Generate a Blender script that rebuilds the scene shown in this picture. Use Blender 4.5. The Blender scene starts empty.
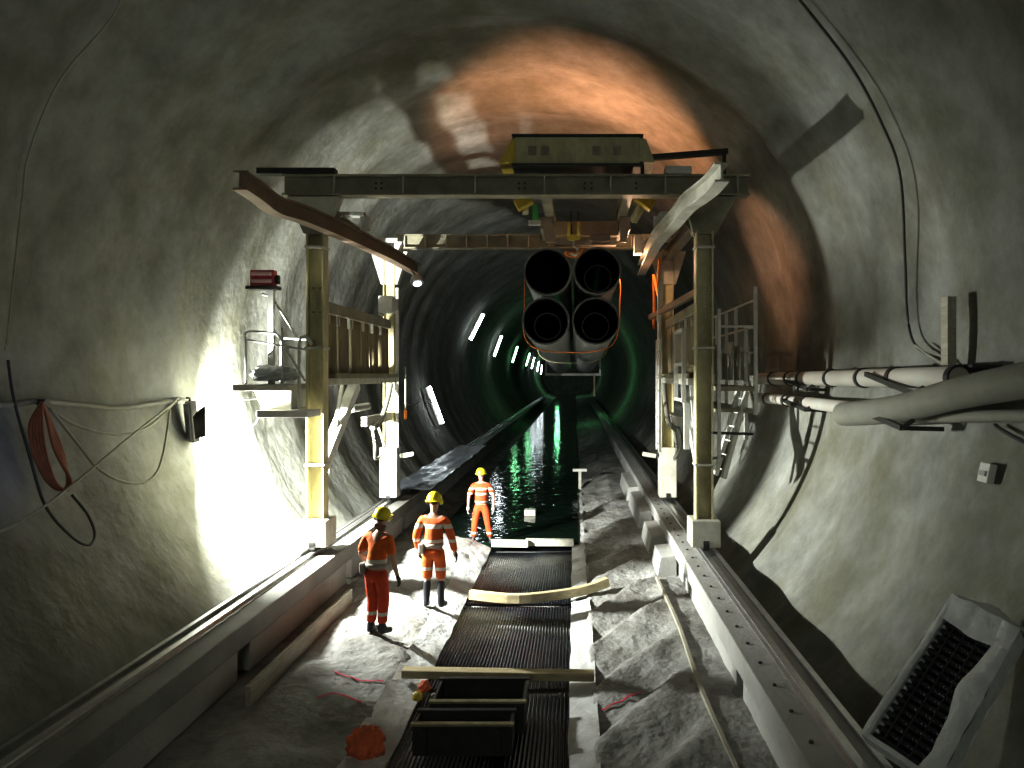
import bpy, bmesh, math, random
from mathutils import Vector, Matrix, noise, Quaternion
random.seed(7)
S = bpy.context.scene
COL = S.collection
PI = math.pi
V = Vector

# ------------------------------------------------------------------ tunnel frame
CX, CZ, F = 1.13, 4.1, 800.0          # eye x, eye height, focal length in pixels (frame 1024 x 768)
R0, ZC = 5.6, 4.6                     # lining radius and height of its axis
def P(px, py, y):                     # point at depth y that the photo shows at (px, py)
    return V((CX + (px - 575) / F * y, y, CZ + (375 - py) / F * y))
def on_wall(px, py, r=5.5):           # point of the lining seen at (px, py)
    a, b = (px - 575) / F, (375 - py) / F
    zc = CZ - ZC
    A = a * a + b * b; B = 2 * (CX * a + zc * b); C = CX * CX + zc * zc - r * r
    y = (-B + math.sqrt(B * B - 4 * A * C)) / (2 * A)
    return V((CX + a * y, y, CZ + b * y))
def lining_x(z, r=R0): return math.sqrt(max(0, r * r - (z - ZC) ** 2))

# ------------------------------------------------------------------ materials
MAT = {}
def mat(name, col, rough=.7, metal=0., var=.25, scale=3., bump=.15, bscale=None, dirt=None, dirt_amt=.5, dscale=.8,
        emis=None, estr=0., coat=0., spec=.5, stretch=None):
    if name in MAT: return MAT[name]
    m = bpy.data.materials.new(name); m.use_nodes = True
    nt = m.node_tree; N = nt.nodes; L = nt.links
    b = N['Principled BSDF']
    b.inputs['Roughness'].default_value = rough
    b.inputs['Metallic'].default_value = metal
    b.inputs['Specular IOR Level'].default_value = spec
    b.inputs['Coat Weight'].default_value = coat
    tc = N.new('ShaderNodeTexCoord'); src = tc.outputs['Object']
    if stretch:
        mp = N.new('ShaderNodeMapping'); mp.inputs['Scale'].default_value = stretch
        L.new(src, mp.inputs['Vector']); src = mp.outputs['Vector']
    nz = N.new('ShaderNodeTexNoise'); nz.inputs['Scale'].default_value = scale; nz.inputs['Detail'].default_value = 6
    nz.inputs['Roughness'].default_value = .65
    L.new(src, nz.inputs['Vector'])
    cr = N.new('ShaderNodeValToRGB')
    cr.color_ramp.elements[0].position = .3; cr.color_ramp.elements[1].position = .7
    cr.color_ramp.elements[0].color = (*[c * (1 - var) for c in col], 1)
    cr.color_ramp.elements[1].color = (*[min(1, c * (1 + var)) for c in col], 1)
    L.new(nz.outputs['Fac'], cr.inputs['Fac'])
    out = cr.outputs['Color']
    if dirt:
        n2 = N.new('ShaderNodeTexNoise'); n2.inputs['Scale'].default_value = dscale; n2.inputs['Detail'].default_value = 8
        n2.inputs['Roughness'].default_value = .7
        L.new(src, n2.inputs['Vector'])
        r2 = N.new('ShaderNodeMapRange'); r2.inputs['From Min'].default_value = .42; r2.inputs['From Max'].default_value = .68
        r2.inputs['To Max'].default_value = dirt_amt
        L.new(n2.outputs['Fac'], r2.inputs['Value'])
        mx = N.new('ShaderNodeMix'); mx.data_type = 'RGBA'
        L.new(r2.outputs['Result'], mx.inputs['Factor']); L.new(out, mx.inputs[6])
        mx.inputs[7].default_value = (*dirt, 1)
        out = mx.outputs[2]
    L.new(out, b.inputs['Base Color'])
    if bump > 0:
        n3 = N.new('ShaderNodeTexNoise'); n3.inputs['Scale'].default_value = bscale or scale * 6; n3.inputs['Detail'].default_value = 5
        L.new(src, n3.inputs['Vector'])
        bp = N.new('ShaderNodeBump'); bp.inputs['Strength'].default_value = bump; bp.inputs['Distance'].default_value = .05
        L.new(n3.outputs['Fac'], bp.inputs['Height']); L.new(bp.outputs['Normal'], b.inputs['Normal'])
    if emis:
        b.inputs['Emission Color'].default_value = (*emis, 1); b.inputs['Emission Strength'].default_value = estr
    MAT[name] = m
    return m

shotcrete = mat('shotcrete', (.28, .285, .26), .92, var=.3, scale=1.3, bump=.9, bscale=3.2, dirt=(.145, .14, .085), dirt_amt=.8, dscale=.45, spec=.2)
groundm = mat('ground_shotcrete', (.36, .36, .345), .8, var=.25, scale=1.6, bump=.9, bscale=9, dirt=(.13, .12, .10), dirt_amt=.85, dscale=1.1, spec=.3)
concrete = mat('cast_concrete', (.5, .5, .48), .8, var=.2, scale=3, bump=.25, bscale=20, dirt=(.28, .26, .22), dirt_amt=.5, dscale=1.5)
railbeam = mat('rail_beam_steel', (.3, .3, .28), .65, metal=0., var=.25, scale=4, bump=.15, dirt=(.12, .1, .08), dirt_amt=.6, dscale=1)
railsteel = mat('worn_rail_steel', (.6, .6, .6), .3, metal=.9, var=.15, scale=5, bump=.05)
paint = mat('cream_steel_paint', (.68, .63, .39), .5, var=.2, scale=3, bump=.06, dirt=(.2, .16, .08), dirt_amt=.6, dscale=2, stretch=(1, 1, .5))
beam_p = mat('grey_olive_steel_paint', (.36, .34, .25), .5, var=.18, scale=3, bump=.05, dirt=(.13, .11, .07), dirt_amt=.6, dscale=1.6)
pale = mat('pale_steel_paint', (.66, .65, .57), .5, var=.12, scale=4, bump=.05, dirt=(.35, .32, .22), dirt_amt=.5, dscale=3)
white_p = mat('white_painted_tube', (.72, .72, .68), .45, var=.1, scale=6, bump=.03, dirt=(.4, .38, .3), dirt_amt=.4, dscale=4)
rusty = mat('brown_rail_steel', (.30, .23, .17), .55, metal=.2, var=.25, scale=4, bump=.08, dirt=(.17, .1, .06), dirt_amt=.6, dscale=2)
darkst = mat('dark_steel', (.05, .05, .045), .5, metal=.3, var=.3, scale=5, bump=.06)
black = mat('black_plastic', (.012, .012, .013), .45, var=.2, scale=4, bump=.02)
pipe_out = mat('grey_pipe_skin', (.42, .43, .42), .45, var=.12, scale=1.5, bump=.03, dirt=(.2, .2, .18), dirt_amt=.5, dscale=1)
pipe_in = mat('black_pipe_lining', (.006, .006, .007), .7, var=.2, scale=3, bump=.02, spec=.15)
panel = mat('olive_hanging_sheet', (.3, .26, .16), .65, var=.3, scale=2.5, bump=.2, dirt=(.14, .11, .07), dirt_amt=.6, dscale=1.2, stretch=(1, 2, .4))
yellow = mat('yellow_paint', (.8, .6, .09), .45, var=.1, scale=6, bump=.03, dirt=(.4, .3, .08), dirt_amt=.4, dscale=4)
green = mat('green_paint', (.12, .6, .18), .45, var=.1, scale=6, bump=.02)
orange_s = mat('orange_webbing', (.8, .26, .05), .7, var=.15, scale=20, bump=.1)
timber = mat('wet_timber', (.5, .43, .27), .6, var=.25, scale=5, bump=.15, dirt=(.22, .18, .1), dirt_amt=.6, dscale=2, stretch=(.6, 4, 4))
matm = mat('black_drainage_mat', (.014, .017, .024), .25, var=.4, scale=3, bump=.12, bscale=25, coat=.15, spec=.4)
membrane = mat('white_membrane', (.68, .69, .68), .5, var=.15, scale=3, bump=.4, bscale=12, dirt=(.4, .4, .38), dirt_amt=.6, dscale=2)
film = mat('white_plastic_film', (.72, .74, .74), .35, var=.1, scale=4, bump=.5, bscale=9, dirt=(.5, .5, .47), dirt_amt=.5, dscale=2)
hosem = mat('dusty_grey_hose', (.3, .3, .255), .8, var=.15, scale=4, bump=.15, dirt=(.25, .24, .18), dirt_amt=.5, dscale=2)
pipew = mat('dusty_white_pipe', (.6, .6, .54), .6, var=.12, scale=3, bump=.08, dirt=(.4, .27, .2), dirt_amt=.5, dscale=1.5)
cablem = mat('dark_cable', (.05, .05, .045), .6, var=.2, scale=6, bump=.02)
cableg = mat('grey_cable', (.38, .37, .3), .7, var=.15, scale=6, bump=.03)
rustc = mat('rust_red_cable', (.32, .12, .06), .7, var=.2, scale=6, bump=.03)
plank = mat('board_wood', (.46, .44, .36), .7, var=.2, scale=5, bump=.15, dirt=(.25, .22, .16), dirt_amt=.6, dscale=2, stretch=(4, .6, 4))
trough = mat('dark_formwork', (.035, .034, .028), .6, var=.35, scale=5, bump=.1)
troughlip = mat('lit_formwork_edge', (.3, .27, .16), .6, var=.3, scale=6, bump=.1)  # light on the trough's front edge, put into a paler lip colour
housing = mat('grey_lamp_housing', (.4, .4, .38), .4, metal=.4, var=.12, scale=6, bump=.03)
redl = mat('red_lamp_housing', (.62, .09, .11), .4, var=.12, scale=5, bump=.02)
redp = mat('red_spray_paint', (.75, .06, .1), .7, var=.2, scale=8, bump=.1)
hivis = None
skin = mat('skin', (.5, .28, .2), .55, var=.08, scale=8, bump=.02)
helm = mat('yellow_hard_hat', (.85, .72, .04), .3, var=.05, scale=4, bump=.0)
bootm = mat('dark_rubber_boot', (.035, .035, .04), .4, var=.2, scale=6, bump=.03)
glovel = mat('pale_glove', (.65, .62, .56), .8, var=.1, scale=8, bump=.05)
gloved = mat('dark_glove', (.05, .045, .04), .8, var=.1, scale=8, bump=.05)
beltm = mat('grey_belt', (.35, .32, .27), .8, var=.15, scale=8, bump=.05)
hairm = mat('brown_hair', (.06, .035, .02), .7, var=.2, scale=20, bump=.1)

def hi_vis(name, bands, col=(.95, .24, .035)):
    """orange workwear with reflective bands at given object-space heights (lo, hi)"""
    m = bpy.data.materials.new(name); m.use_nodes = True
    nt = m.node_tree; N = nt.nodes; L = nt.links; b = N['Principled BSDF']
    b.inputs['Roughness'].default_value = .75
    tc = N.new('ShaderNodeTexCoord'); sep = N.new('ShaderNodeSeparateXYZ'); L.new(tc.outputs['Object'], sep.inputs[0])
    nz = N.new('ShaderNodeTexNoise'); nz.inputs['Scale'].default_value = 7; nz.inputs['Detail'].default_value = 5
    L.new(tc.outputs['Object'], nz.inputs['Vector'])
    cr = N.new('ShaderNodeValToRGB'); cr.color_ramp.elements[0].position = .3; cr.color_ramp.elements[1].position = .75
    cr.color_ramp.elements[0].color = (col[0] * .6, col[1] * .5, col[2] * .6, 1); cr.color_ramp.elements[1].color = (*col, 1)
    L.new(nz.outputs['Fac'], cr.inputs['Fac'])
    out = cr.outputs['Color']
    for lo, hi in bands:
        a = N.new('ShaderNodeMath'); a.operation = 'GREATER_THAN'; a.inputs[1].default_value = lo
        c = N.new('ShaderNodeMath'); c.operation = 'LESS_THAN'; c.inputs[1].default_value = hi
        L.new(sep.outputs['Z'], a.inputs[0]); L.new(sep.outputs['Z'], c.inputs[0])
        mu = N.new('ShaderNodeMath'); mu.operation = 'MULTIPLY'; L.new(a.outputs[0], mu.inputs[0]); L.new(c.outputs[0], mu.inputs[1])
        mx = N.new('ShaderNodeMix'); mx.data_type = 'RGBA'; L.new(mu.outputs[0], mx.inputs['Factor']); L.new(out, mx.inputs[6])
        mx.inputs[7].default_value = (.62, .58, .5, 1); out = mx.outputs[2]
    L.new(out, b.inputs['Base Color'])
    bp = N.new('ShaderNodeBump'); bp.inputs['Strength'].default_value = .5; bp.inputs['Distance'].default_value = .03
    L.new(nz.outputs['Fac'], bp.inputs['Height']); L.new(bp.outputs['Normal'], b.inputs['Normal'])
    return m

# ------------------------------------------------------------------ mesh helpers
ORG = {}
class MB:
    def __init__(s): s.v = []; s.f = []
    def add(s, vs, fs):
        n = len(s.v); s.v += [V(p) for p in vs]; s.f += [tuple(i + n for i in f) for f in fs]; return s
    def box(s, lo, hi, rot=None, piv=None):
        (a, b, c), (d, e, f) = lo, hi
        vs = [V(p) for p in ((a, b, c), (d, b, c), (d, e, c), (a, e, c), (a, b, f), (d, b, f), (d, e, f), (a, e, f))]
        if rot is not None:
            o = V(piv) if piv is not None else (V(lo) + V(hi)) / 2
            vs = [rot @ (p - o) + o for p in vs]
        return s.add(vs, [(0, 3, 2, 1), (4, 5, 6, 7), (0, 1, 5, 4), (1, 2, 6, 5), (2, 3, 7, 6), (3, 0, 4, 7)])
    def cbox(s, c, size, rot=None):
        c = V(c); h = V(size) / 2
        return s.box(c - h, c + h, rot)
    def sweep(s, path, prof, up=(0, 0, 1), closed=True, cap=True, scales=None):
        path = [V(p) for p in path]; up = V(up); n = len(prof); b0 = len(s.v)
        for i, p in enumerate(path):
            t = (path[min(i + 1, len(path) - 1)] - path[max(i - 1, 0)]).normalized()
            u = up if abs(t.dot(up)) < .98 else V((0, 1, 0))
            sd = t.cross(u).normalized(); uu = sd.cross(t).normalized()
            k = scales[i] if scales else 1
            s.v += [p + sd * (a * k) + uu * (b * k) for a, b in prof]
        for i in range(len(path) - 1):
            for j in range(n if closed else n - 1):
                a = b0 + i * n + j; b = b0 + i * n + (j + 1) % n
                s.f.append((a, b, b + n, a + n))
        if cap and closed:
            s.f.append(tuple(b0 + j for j in reversed(range(n)))); s.f.append(tuple(b0 + (len(path) - 1) * n + j for j in range(n)))
        return s
    def tube(s, path, r, n=8, cap=True, scales=None):
        return s.sweep(path, [(r * math.cos(2 * PI * j / n), r * math.sin(2 * PI * j / n)) for j in range(n)], cap=cap, scales=scales)
    def ibeam(s, path, w, h, tf, tw, up=(0, 0, 1)):
        a, b, c = w / 2, h / 2, tw / 2
        return s.sweep(path, [(-a, -b), (a, -b), (a, -b + tf), (c, -b + tf), (c, b - tf), (a, b - tf), (a, b), (-a, b), (-a, b - tf), (-c, b - tf), (-c, -b + tf), (-a, -b + tf)], up)
    def bar(s, a, b, w, h, up=(0, 0, 1)):
        return s.sweep([a, b], [(-w / 2, -h / 2), (w / 2, -h / 2), (w / 2, h / 2), (-w / 2, h / 2)], up)
    def prism(s, poly, axis, lo, hi):
        n = len(poly)
        def pt(p, q):
            return {'x': (q, p[0], p[1]), 'y': (p[0], q, p[1]), 'z': (p[0], p[1], q)}[axis]
        vs = [pt(p, lo) for p in poly] + [pt(p, hi) for p in poly]
        fs = [tuple(range(n)), tuple(reversed(range(n, 2 * n)))] + [(i, i + n, (i + 1) % n + n, (i + 1) % n) for i in range(n)]
        return s.add(vs, fs)
    def ring(s, c, axis, prof, n=40):
        """lathe: prof = list of (radius, offset along axis), open"""
        c = V(c); axis = V(axis).normalized(); q = V((0, 0, 1)).rotation_difference(axis); m = len(prof); b0 = len(s.v)
        for j in range(n):
            a = 2 * PI * j / n
            for r, o in prof: s.v.append(c + q @ V((r * math.cos(a), r * math.sin(a), o)))
        for j in range(n):
            for k in range(m - 1):
                a = b0 + j * m + k; b = b0 + ((j + 1) % n) * m + k
                s.f.append((a, b, b + 1, a + 1))
        return s
    def build(s, name, m, parent=None, smooth=False, bev=0, sub=0, origin=None):
        me = bpy.data.meshes.new(name)
        if parent is not None: o0 = ORG[parent.name]
        elif origin is not None: o0 = V(origin)
        else:
            xs = [p.x for p in s.v]; ys = [p.y for p in s.v]; zs = [p.z for p in s.v]
            o0 = V(((min(xs) + max(xs)) / 2, (min(ys) + max(ys)) / 2, min(zs)))
        me.from_pydata([p - o0 for p in s.v], [], s.f); me.update()
        bm = bmesh.new(); bm.from_mesh(me); bmesh.ops.recalc_face_normals(bm, faces=bm.faces); bm.to_mesh(me); bm.free()
        if smooth:
            for p in me.polygons: p.use_smooth = True
            if smooth != 'all': me.set_sharp_from_angle(angle=math.radians(40))
        me.materials.append(m)
        o = bpy.data.objects.new(name, me); COL.objects.link(o)
        if parent is not None: o.parent = parent
        else: o.location = o0
        if bev:
            b = o.modifiers.new('Bevel', 'BEVEL'); b.width = bev; b.segments = 2; b.limit_method = 'ANGLE'
        if sub:
            b = o.modifiers.new('Subsurf', 'SUBSURF'); b.levels = sub; b.render_levels = sub
        ORG[o.name] = o0
        return o

def tag(o, label, cat, group=None, kind=None):
    o['label'] = label; o['category'] = cat
    if group: o['group'] = group
    if kind: o['kind'] = kind
    return o
def thing(name, label, cat, loc, group=None):
    o = bpy.data.objects.new(name, None); COL.objects.link(o); o.location = loc; o.empty_display_size = .2
    ORG[o.name] = V(loc)
    return tag(o, label, cat, group)
def struct(o): o['kind'] = 'structure'; return o
def smooth_path(pts, k=8):
    pts = [V(p) for p in pts]; out = []
    for i in range(len(pts) - 1):
        p0 = pts[max(i - 1, 0)]; p1 = pts[i]; p2 = pts[i + 1]; p3 = pts[min(i + 2, len(pts) - 1)]
        for j in range(k):
            t = j / k
            out.append(.5 * ((2 * p1) + (p2 - p0) * t + (2 * p0 - 5 * p1 + 4 * p2 - p3) * t * t + (3 * p1 - p0 - 3 * p2 + p3) * t ** 3))
    out.append(pts[-1]); return out

# ------------------------------------------------------------------ the lining
def lining_r(a, y):
    n1 = noise.noise(V((math.cos(a) * 1.6, math.sin(a) * 1.6, y * .22)))
    n2 = noise.noise(V((math.cos(a) * 5, math.sin(a) * 5, y * .5 + 40)))
    ph = noise.noise(V((math.cos(a), math.sin(a), y * .1 + 9))) * 1.8
    amp = .04 if y < 13.5 else (.05 if y < 21 else .03)
    w = math.sin(2 * PI * y / 2.35 + ph)
    rr = R0 + amp * w + .05 * n1 + .022 * n2
    rr += .07 / (1 + math.exp(-(y - 13.6) * 5)) - .05 * math.exp(-((y - 13.2) / .35) ** 2)
    return rr
def lining(name, a0, a1, na):
    ys = [-14 + i * .5 for i in range(28)] + [i * .2 for i in range(int(34 / .2))] + [34 + i * .6 for i in range(int(132 / .6) + 1)]
    m = MB()
    for y in ys:
        for j in range(na + 1):
            a = a0 + (a1 - a0) * j / na; r = lining_r(a, y)
            m.v.append(V((r * math.cos(a), y, ZC + r * math.sin(a))))
    k = na + 1
    for i in range(len(ys) - 1):
        for j in range(na): m.f.append((i * k + j, i * k + j + 1, (i + 1) * k + j + 1, (i + 1) * k + j))
    return struct(m.build(name, shotcrete, smooth='all', origin=(0, 0, 0)))
RAD = math.radians
lining('wall_right', RAD(-52), RAD(40), 46)
lining('ceiling', RAD(40), RAD(140), 50)
lining('wall_left', RAD(140), RAD(232), 46)

m = MB(); n = 64
m.add([(6 * math.cos(2 * PI * i / n), 165, ZC + 6 * math.sin(2 * PI * i / n)) for i in range(n)], [tuple(range(n))])
struct(m.build('wall_far', shotcrete))
# ------------------------------------------------------------------ the ground
def ramp(x, pts):
    for (x0, z0), (x1, z1) in zip(pts, pts[1:]):
        if x <= x1: return z0 + (z1 - z0) * max(0, min(1, (x - x0) / (x1 - x0)))
    return pts[-1][1]
PROF = [(-4.6, .55), (-3.6, .5), (-3.2, .28), (-2.62, .27), (-2.55, .30), (-1.2, .18), (-.87, .01), (-.85, -.03), (1.1, -.03), (1.12, .02), (1.4, .08), (2.55, .40), (2.62, .42), (3.2, .42), (3.6, .5), (4.6, .55)]
def ground_z(x, y):
    z = ramp(x, PROF)
    if y > 18.9 and x < -.8:
        z -= .22 * min(1, (y - 18.9) / 1.2) * min(1, (x + 3.2) / .6 if x < -2.6 else 1) if x > -3.2 else 0
    if -2.6 < x < -1.0 or 1.35 < x < 2.62:
        side = 1 if x > 0 else -1
        e = min(1, min(abs(x) - 1.0, 2.62 - abs(x)) / .35); e = max(0, e)
        u = (y - .95 * abs(x) * (1 if side > 0 else .5)) / (1.55 if side > 0 else 1.9) + .45 * noise.noise(V((x * .6, y * .35, 3 + side)))
        fr = u - math.floor(u)
        saw = (fr / .72 if fr < .72 else (1 - fr) / .28)
        z += e * (((.24 if y > 12.5 else .17) if side > 0 else .12) * (saw - .35) + .06 * noise.noise(V((x * 2.2, y * 1.6, 1))) + .025 * noise.noise(V((x * 7, y * 6, 2))))
    elif abs(x) >= 2.62:
        z += .03 * noise.noise(V((x * 3, y * 2, 5)))
    return z
m = MB()
xs = [-4.6, -4.2, -3.9, -3.6, -3.4] + [-3.2 + i * .06 for i in range(int(6.4 / .06) + 1)] + [3.3, 3.6, 3.9, 4.2, 4.6]
ys = [-10 + i * 1. for i in range(14)] + [4 + i * .08 for i in range(int(26 / .08))] + [30 + i * 1. for i in range(136)]
for y in ys:
    for x in xs: m.v.append(V((x, y, ground_z(x, y))))
k = len(xs)
for i in range(len(ys) - 1):
    for j in range(k - 1): m.f.append((i * k + j, i * k + j + 1, (i + 1) * k + j + 1, (i + 1) * k + j))
struct(m.build('floor', groundm, smooth='all', origin=(0, 0, 0)))

# water in the far channel
wm = bpy.data.materials.new('dark_channel_water'); wm.use_nodes = True
nt = wm.node_tree; b = nt.nodes['Principled BSDF']
b.inputs['Base Color'].default_value = (.008, .018, .012, 1); b.inputs['Roughness'].default_value = .07; b.inputs['IOR'].default_value = 1.33
tc = nt.nodes.new('ShaderNodeTexCoord'); nz = nt.nodes.new('ShaderNodeTexNoise'); nz.inputs['Scale'].default_value = 2.6; nz.inputs['Detail'].default_value = 2
bp = nt.nodes.new('ShaderNodeBump'); bp.inputs['Strength'].default_value = .35; bp.inputs['Distance'].default_value = .06
nt.links.new(tc.outputs['Object'], nz.inputs['Vector']); nt.links.new(nz.outputs['Fac'], bp.inputs['Height']); nt.links.new(bp.outputs['Normal'], b.inputs['Normal'])
m = MB(); m.box((-2.3, 18.9, -.2), (1.22, 160, .14))
wobj = struct(m.build('channel_water', wm, origin=(0, 19, 0)))

# ------------------------------------------------------------------ rail beams and blocks
for side, nm in ((-1, 'left'), (1, 'right')):
    m = MB(); m.box((side * 3.62 if side < 0 else 2.98, -6, .72), (-2.98 if side < 0 else 3.62, 110, 1.0))
    o = struct(m.build('trim_1' if side < 0 else 'trim_2', railbeam if side < 0 else concrete, bev=.015))
    t = thing('crane_rail', 'long steel rail on the %s beam under the gantry feet' % ('dark left' if side < 0 else 'pale right'), 'rail', (side * 3.36, 40, 1.0), 'gantry rails')
    m = MB()
    m.sweep([(side * 3.36, -6, 1.03), (side * 3.36, 110, 1.03)], [(-.07, -.03), (.07, -.03), (.07, -.018), (.02, -.01), (.02, .015), (.04, .02), (.04, .035), (-.04, .035), (-.04, .02), (-.02, .015), (-.02, -.01), (-.07, -.018)])
    m.build('rail_head', railsteel, t)
    m = MB(); m.sweep([(side * 3.575, -6, 1.015), (side * 3.575, 110, 1.015)], [(-.03, -.014), (.03, -.014), (.03, .03), (-.03, .03)])
    m.build('guard_strip', railsteel, t)
    if side > 0:
        for i in range(26):
            m = MB(); m.ring((3.12, 5.5 + i * .62, 1.0), (0, 0, 1), [(.0, .02), (.02, .02), (.022, -.003)], 8); m.build('bolt', darkst, t)
    # concrete blocks under the beam
    y = 5.55 if side < 0 else 4.75
    i = 0
    while y < 44:
        m = MB(); m.box((-3.42 if side < 0 else 3.04, y, .3 if side < 0 else .36), (-3.04 if side < 0 else 3.47, y + 4.35, .718))
        w = ['nearest the bottom edge of the frame', 'second from the front', 'third from the front', 'fourth from the front', 'fifth from the front', 'sixth from the front', 'seventh from the front', 'eighth from the front', 'ninth from the front'][i]
        tag(m.build('support_block', concrete, bev=.02), 'long pale concrete block under the %s rail beam, %s' % ('left' if side < 0 else 'right', w), 'block', 'concrete blocks under the rail beams')
        y += 4.72; i += 1

# stepped concrete pieces inside the right blocks, far half
for i, (y0, L, z) in enumerate(((14.7, 1.1, .78), (16.5, 1.7, .8), (19.3, 3.4, .82), (23.4, 3.6, .84))):
    m = MB(); m.prism([(2.62, .3), (3.0, .3), (3.0, z), (2.70, z - .03)], 'y', y0, y0 + L)
    tag(m.build('step_block', concrete, bev=.015), 'pale concrete step block inside the right rail beam, ' + ['nearest and shortest, before the front foot', 'second, between the gantry feet', 'third, past the rear foot', 'farthest, beyond the rear foot'][i], 'block', 'step blocks along the right')

# boards along the ledges
m = MB(); m.box((-2.66, 9.2, .22), (-2.60, 13.4, .52)); tag(m.build('edge_board', plank, bev=.005), 'pale upright board along the left ledge beside the workers', 'board', 'ledge boards')
m = MB(); m.sweep(smooth_path([(2.64, 7.4, .36), (2.6, 9.5, .39), (2.64, 11.8, .4), (2.6, 14.4, .4)]), [(-.02, -.12), (.02, -.12), (.02, .08), (-.02, .08)])
tag(m.build('edge_board', plank), 'thin pale board edging the right ledge', 'board', 'ledge boards')

# ------------------------------------------------------------------ channel: mats, membranes, timbers
def rib_mat(y0, y1, lab):
    m = MB(); nx = 160; x0, x1 = -.84, 1.09; ny = max(2, int((y1 - y0) / .12))
    for j in range(ny + 1):
        y = y0 + (y1 - y0) * j / ny
        for i in range(nx + 1):
            x = x0 + (x1 - x0) * i / nx
            edge = min(1, abs(x - .12) / .97) ** 1.2
            z = .005 + (.006 + .012 * edge) * math.sin(2 * PI * i / 4) + .05 * noise.noise(V((x * .8, y * .9, 7))) * .5 + .03 * math.sin(2 * PI * (y - y0) / (y1 - y0)) 
            z += .006 * math.sin(2 * PI * j / 2.0 * 1.0) if j % 2 else 0
            m.v.append(V((x, y, z)))
    k = nx + 1
    for j in range(ny):
        for i in range(nx): m.f.append((j * k + i, j * k + i + 1, (j + 1) * k + i + 1, (j + 1) * k + i))
    return tag(m.build('drainage_mat', matm, smooth='all'), lab, 'mat', 'drainage mats')
rib_mat(5.5, 10.25, 'black ribbed drainage mat under the dark troughs, nearest panel')
rib_mat(10.42, 14.1, 'wet black ribbed mat between the nearest timber and the bent timber')
rib_mat(14.28, 18.5, 'wet black mat between the bent timber and the pale broken timber')
rib_mat(18.66, 23.4, 'black mat panel sinking into the water past the pale broken timber')

def strip(pts_l, pts_r, y0, y1, lab, seed):
    m = MB(); ny = int((y1 - y0) / .1); nx = 6
    for j in range(ny + 1):
        y = y0 + (y1 - y0) * j / ny
        for i in range(nx + 1):
            t = i / nx
            x = pts_l[0] + (pts_r[0] - pts_l[0]) * t; z = pts_l[1] + (pts_r[1] - pts_l[1]) * t
            x += .03 * noise.noise(V((seed, y * 1.4, t))); z += .022 * noise.noise(V((x * 6, y * 2.6, seed))) + .012
            m.v.append(V((x, y, z)))
    k = nx + 1
    for j in range(ny):
        for i in range(nx): m.f.append((j * k + i, j * k + i + 1, (j + 1) * k + i + 1, (j + 1) * k + i))
    return tag(m.build('membrane_strip', membrane, smooth='all'), lab, 'membrane strip', 'membrane strips')
strip((1.06, .05), (1.40, .125), 6.0, 14.2, 'white wrinkled membrane strip along the right edge of the near mats', 1)
strip((1.06, .05), (1.36, .125), 14.3, 27, 'white membrane strip along the right edge past the bent timber', 2)
strip((-1.22, .215), (-.82, .04), 6.0, 18.7, 'white membrane strip along the left edge of the mats', 3)

def timber_bar(pts, w, h, lab, name='timber_bar', mt=timber):
    m = MB(); m.sweep(pts, [(-w / 2, 0), (w / 2, 0), (w / 2, h), (-w / 2, h)])
    return tag(m.build(name, mt, bev=.008), lab, 'timber', 'timbers across the channel')
timber_bar([(-1.1, 10.36, .2), (1.38, 10.3, .18)], .18, .1, 'long straight olive timber across the channel behind the dark troughs')
timber_bar(smooth_path([(-.75, 14.3, .1), (.15, 14.1, .08), (1.2, 14.35, .14), (1.75, 14.55, .27)], 5), .12, .16, 'bent yellowish timber across the channel in front of the reflection')
timber_bar([(-.8, 18.58, .12), (.05, 18.5, .12)], .14, .16, 'left half of the pale timber at the feet of the worker facing us', mt=pale)
timber_bar([(-.02, 18.68, .12), (1.1, 18.62, .12)], .14, .16, 'right half of the pale timber across the channel', mt=pale)
m = MB(); m.box((-.3, 22.5, .13), (.02, 22.8, .3)); tag(m.build('floating_block', pale, bev=.02), 'small pale block standing in the dark water', 'block')
t = thing('marker_post', 'thin post with a pale cross plate at the right edge of the water', 'post', (1.3, 28, .0))
m = MB(); m.box((1.25, 27.98, 0), (1.35, 28.08, .72)); m.build('post', pale, t)
m = MB(); m.box((1.05, 27.95, .72), (1.55, 28.1, .82)); m.build('plate', white_p, t, bev=.01)

# dark troughs in the foreground
def open_trough(x0, x1, y0, y1, z0, z1, lab):
    t = thing('steel_trough', lab, 'trough', ((x0 + x1) / 2, (y0 + y1) / 2, z0), 'dark troughs in the channel')
    m = MB(); w = .03
    m.box((x0, y0, z0), (x1, y0 + w, z1)).box((x0, y1 - w, z0), (x1, y1, z1)).box((x0, y0 + w, z0), (x0 + w, y1 - w, z1)).box((x1 - w, y0 + w, z0), (x1, y1 - w, z1)).box((x0 + w, y0 + w, z0), (x1 - w, y1 - w, z0 + w))
    m.build('trough_body', trough, t)
    m = MB(); m.box((x0 - .02, y0 - .02, z1), (x1 + .02, y0 + .06, z1 + .025)); m.build('front_lip', troughlip, t, bev=.004)
    m = MB(); m.box((x0 - .02, y1 - .05, z1), (x1 + .02, y1 + .02, z1 + .02)); m.build('rear_lip', trough, t)
    for xx in (x0 + .14, x1 - .14):
        m = MB(); m.box((xx - .02, y0 - .05, z0 + .02), (xx + .02, y0 - .002, z1 - .02)); m.build('stiffener', trough, t)
    return t
open_trough(-.60, .46, 8.5, 8.9, .05, .37, 'nearest dark open trough with a yellowish front lip coloured as a lit edge')
open_trough(-.5, .56, 9.02, 9.75, .05, .40, 'second dark open trough, just behind the nearest one')

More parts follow.
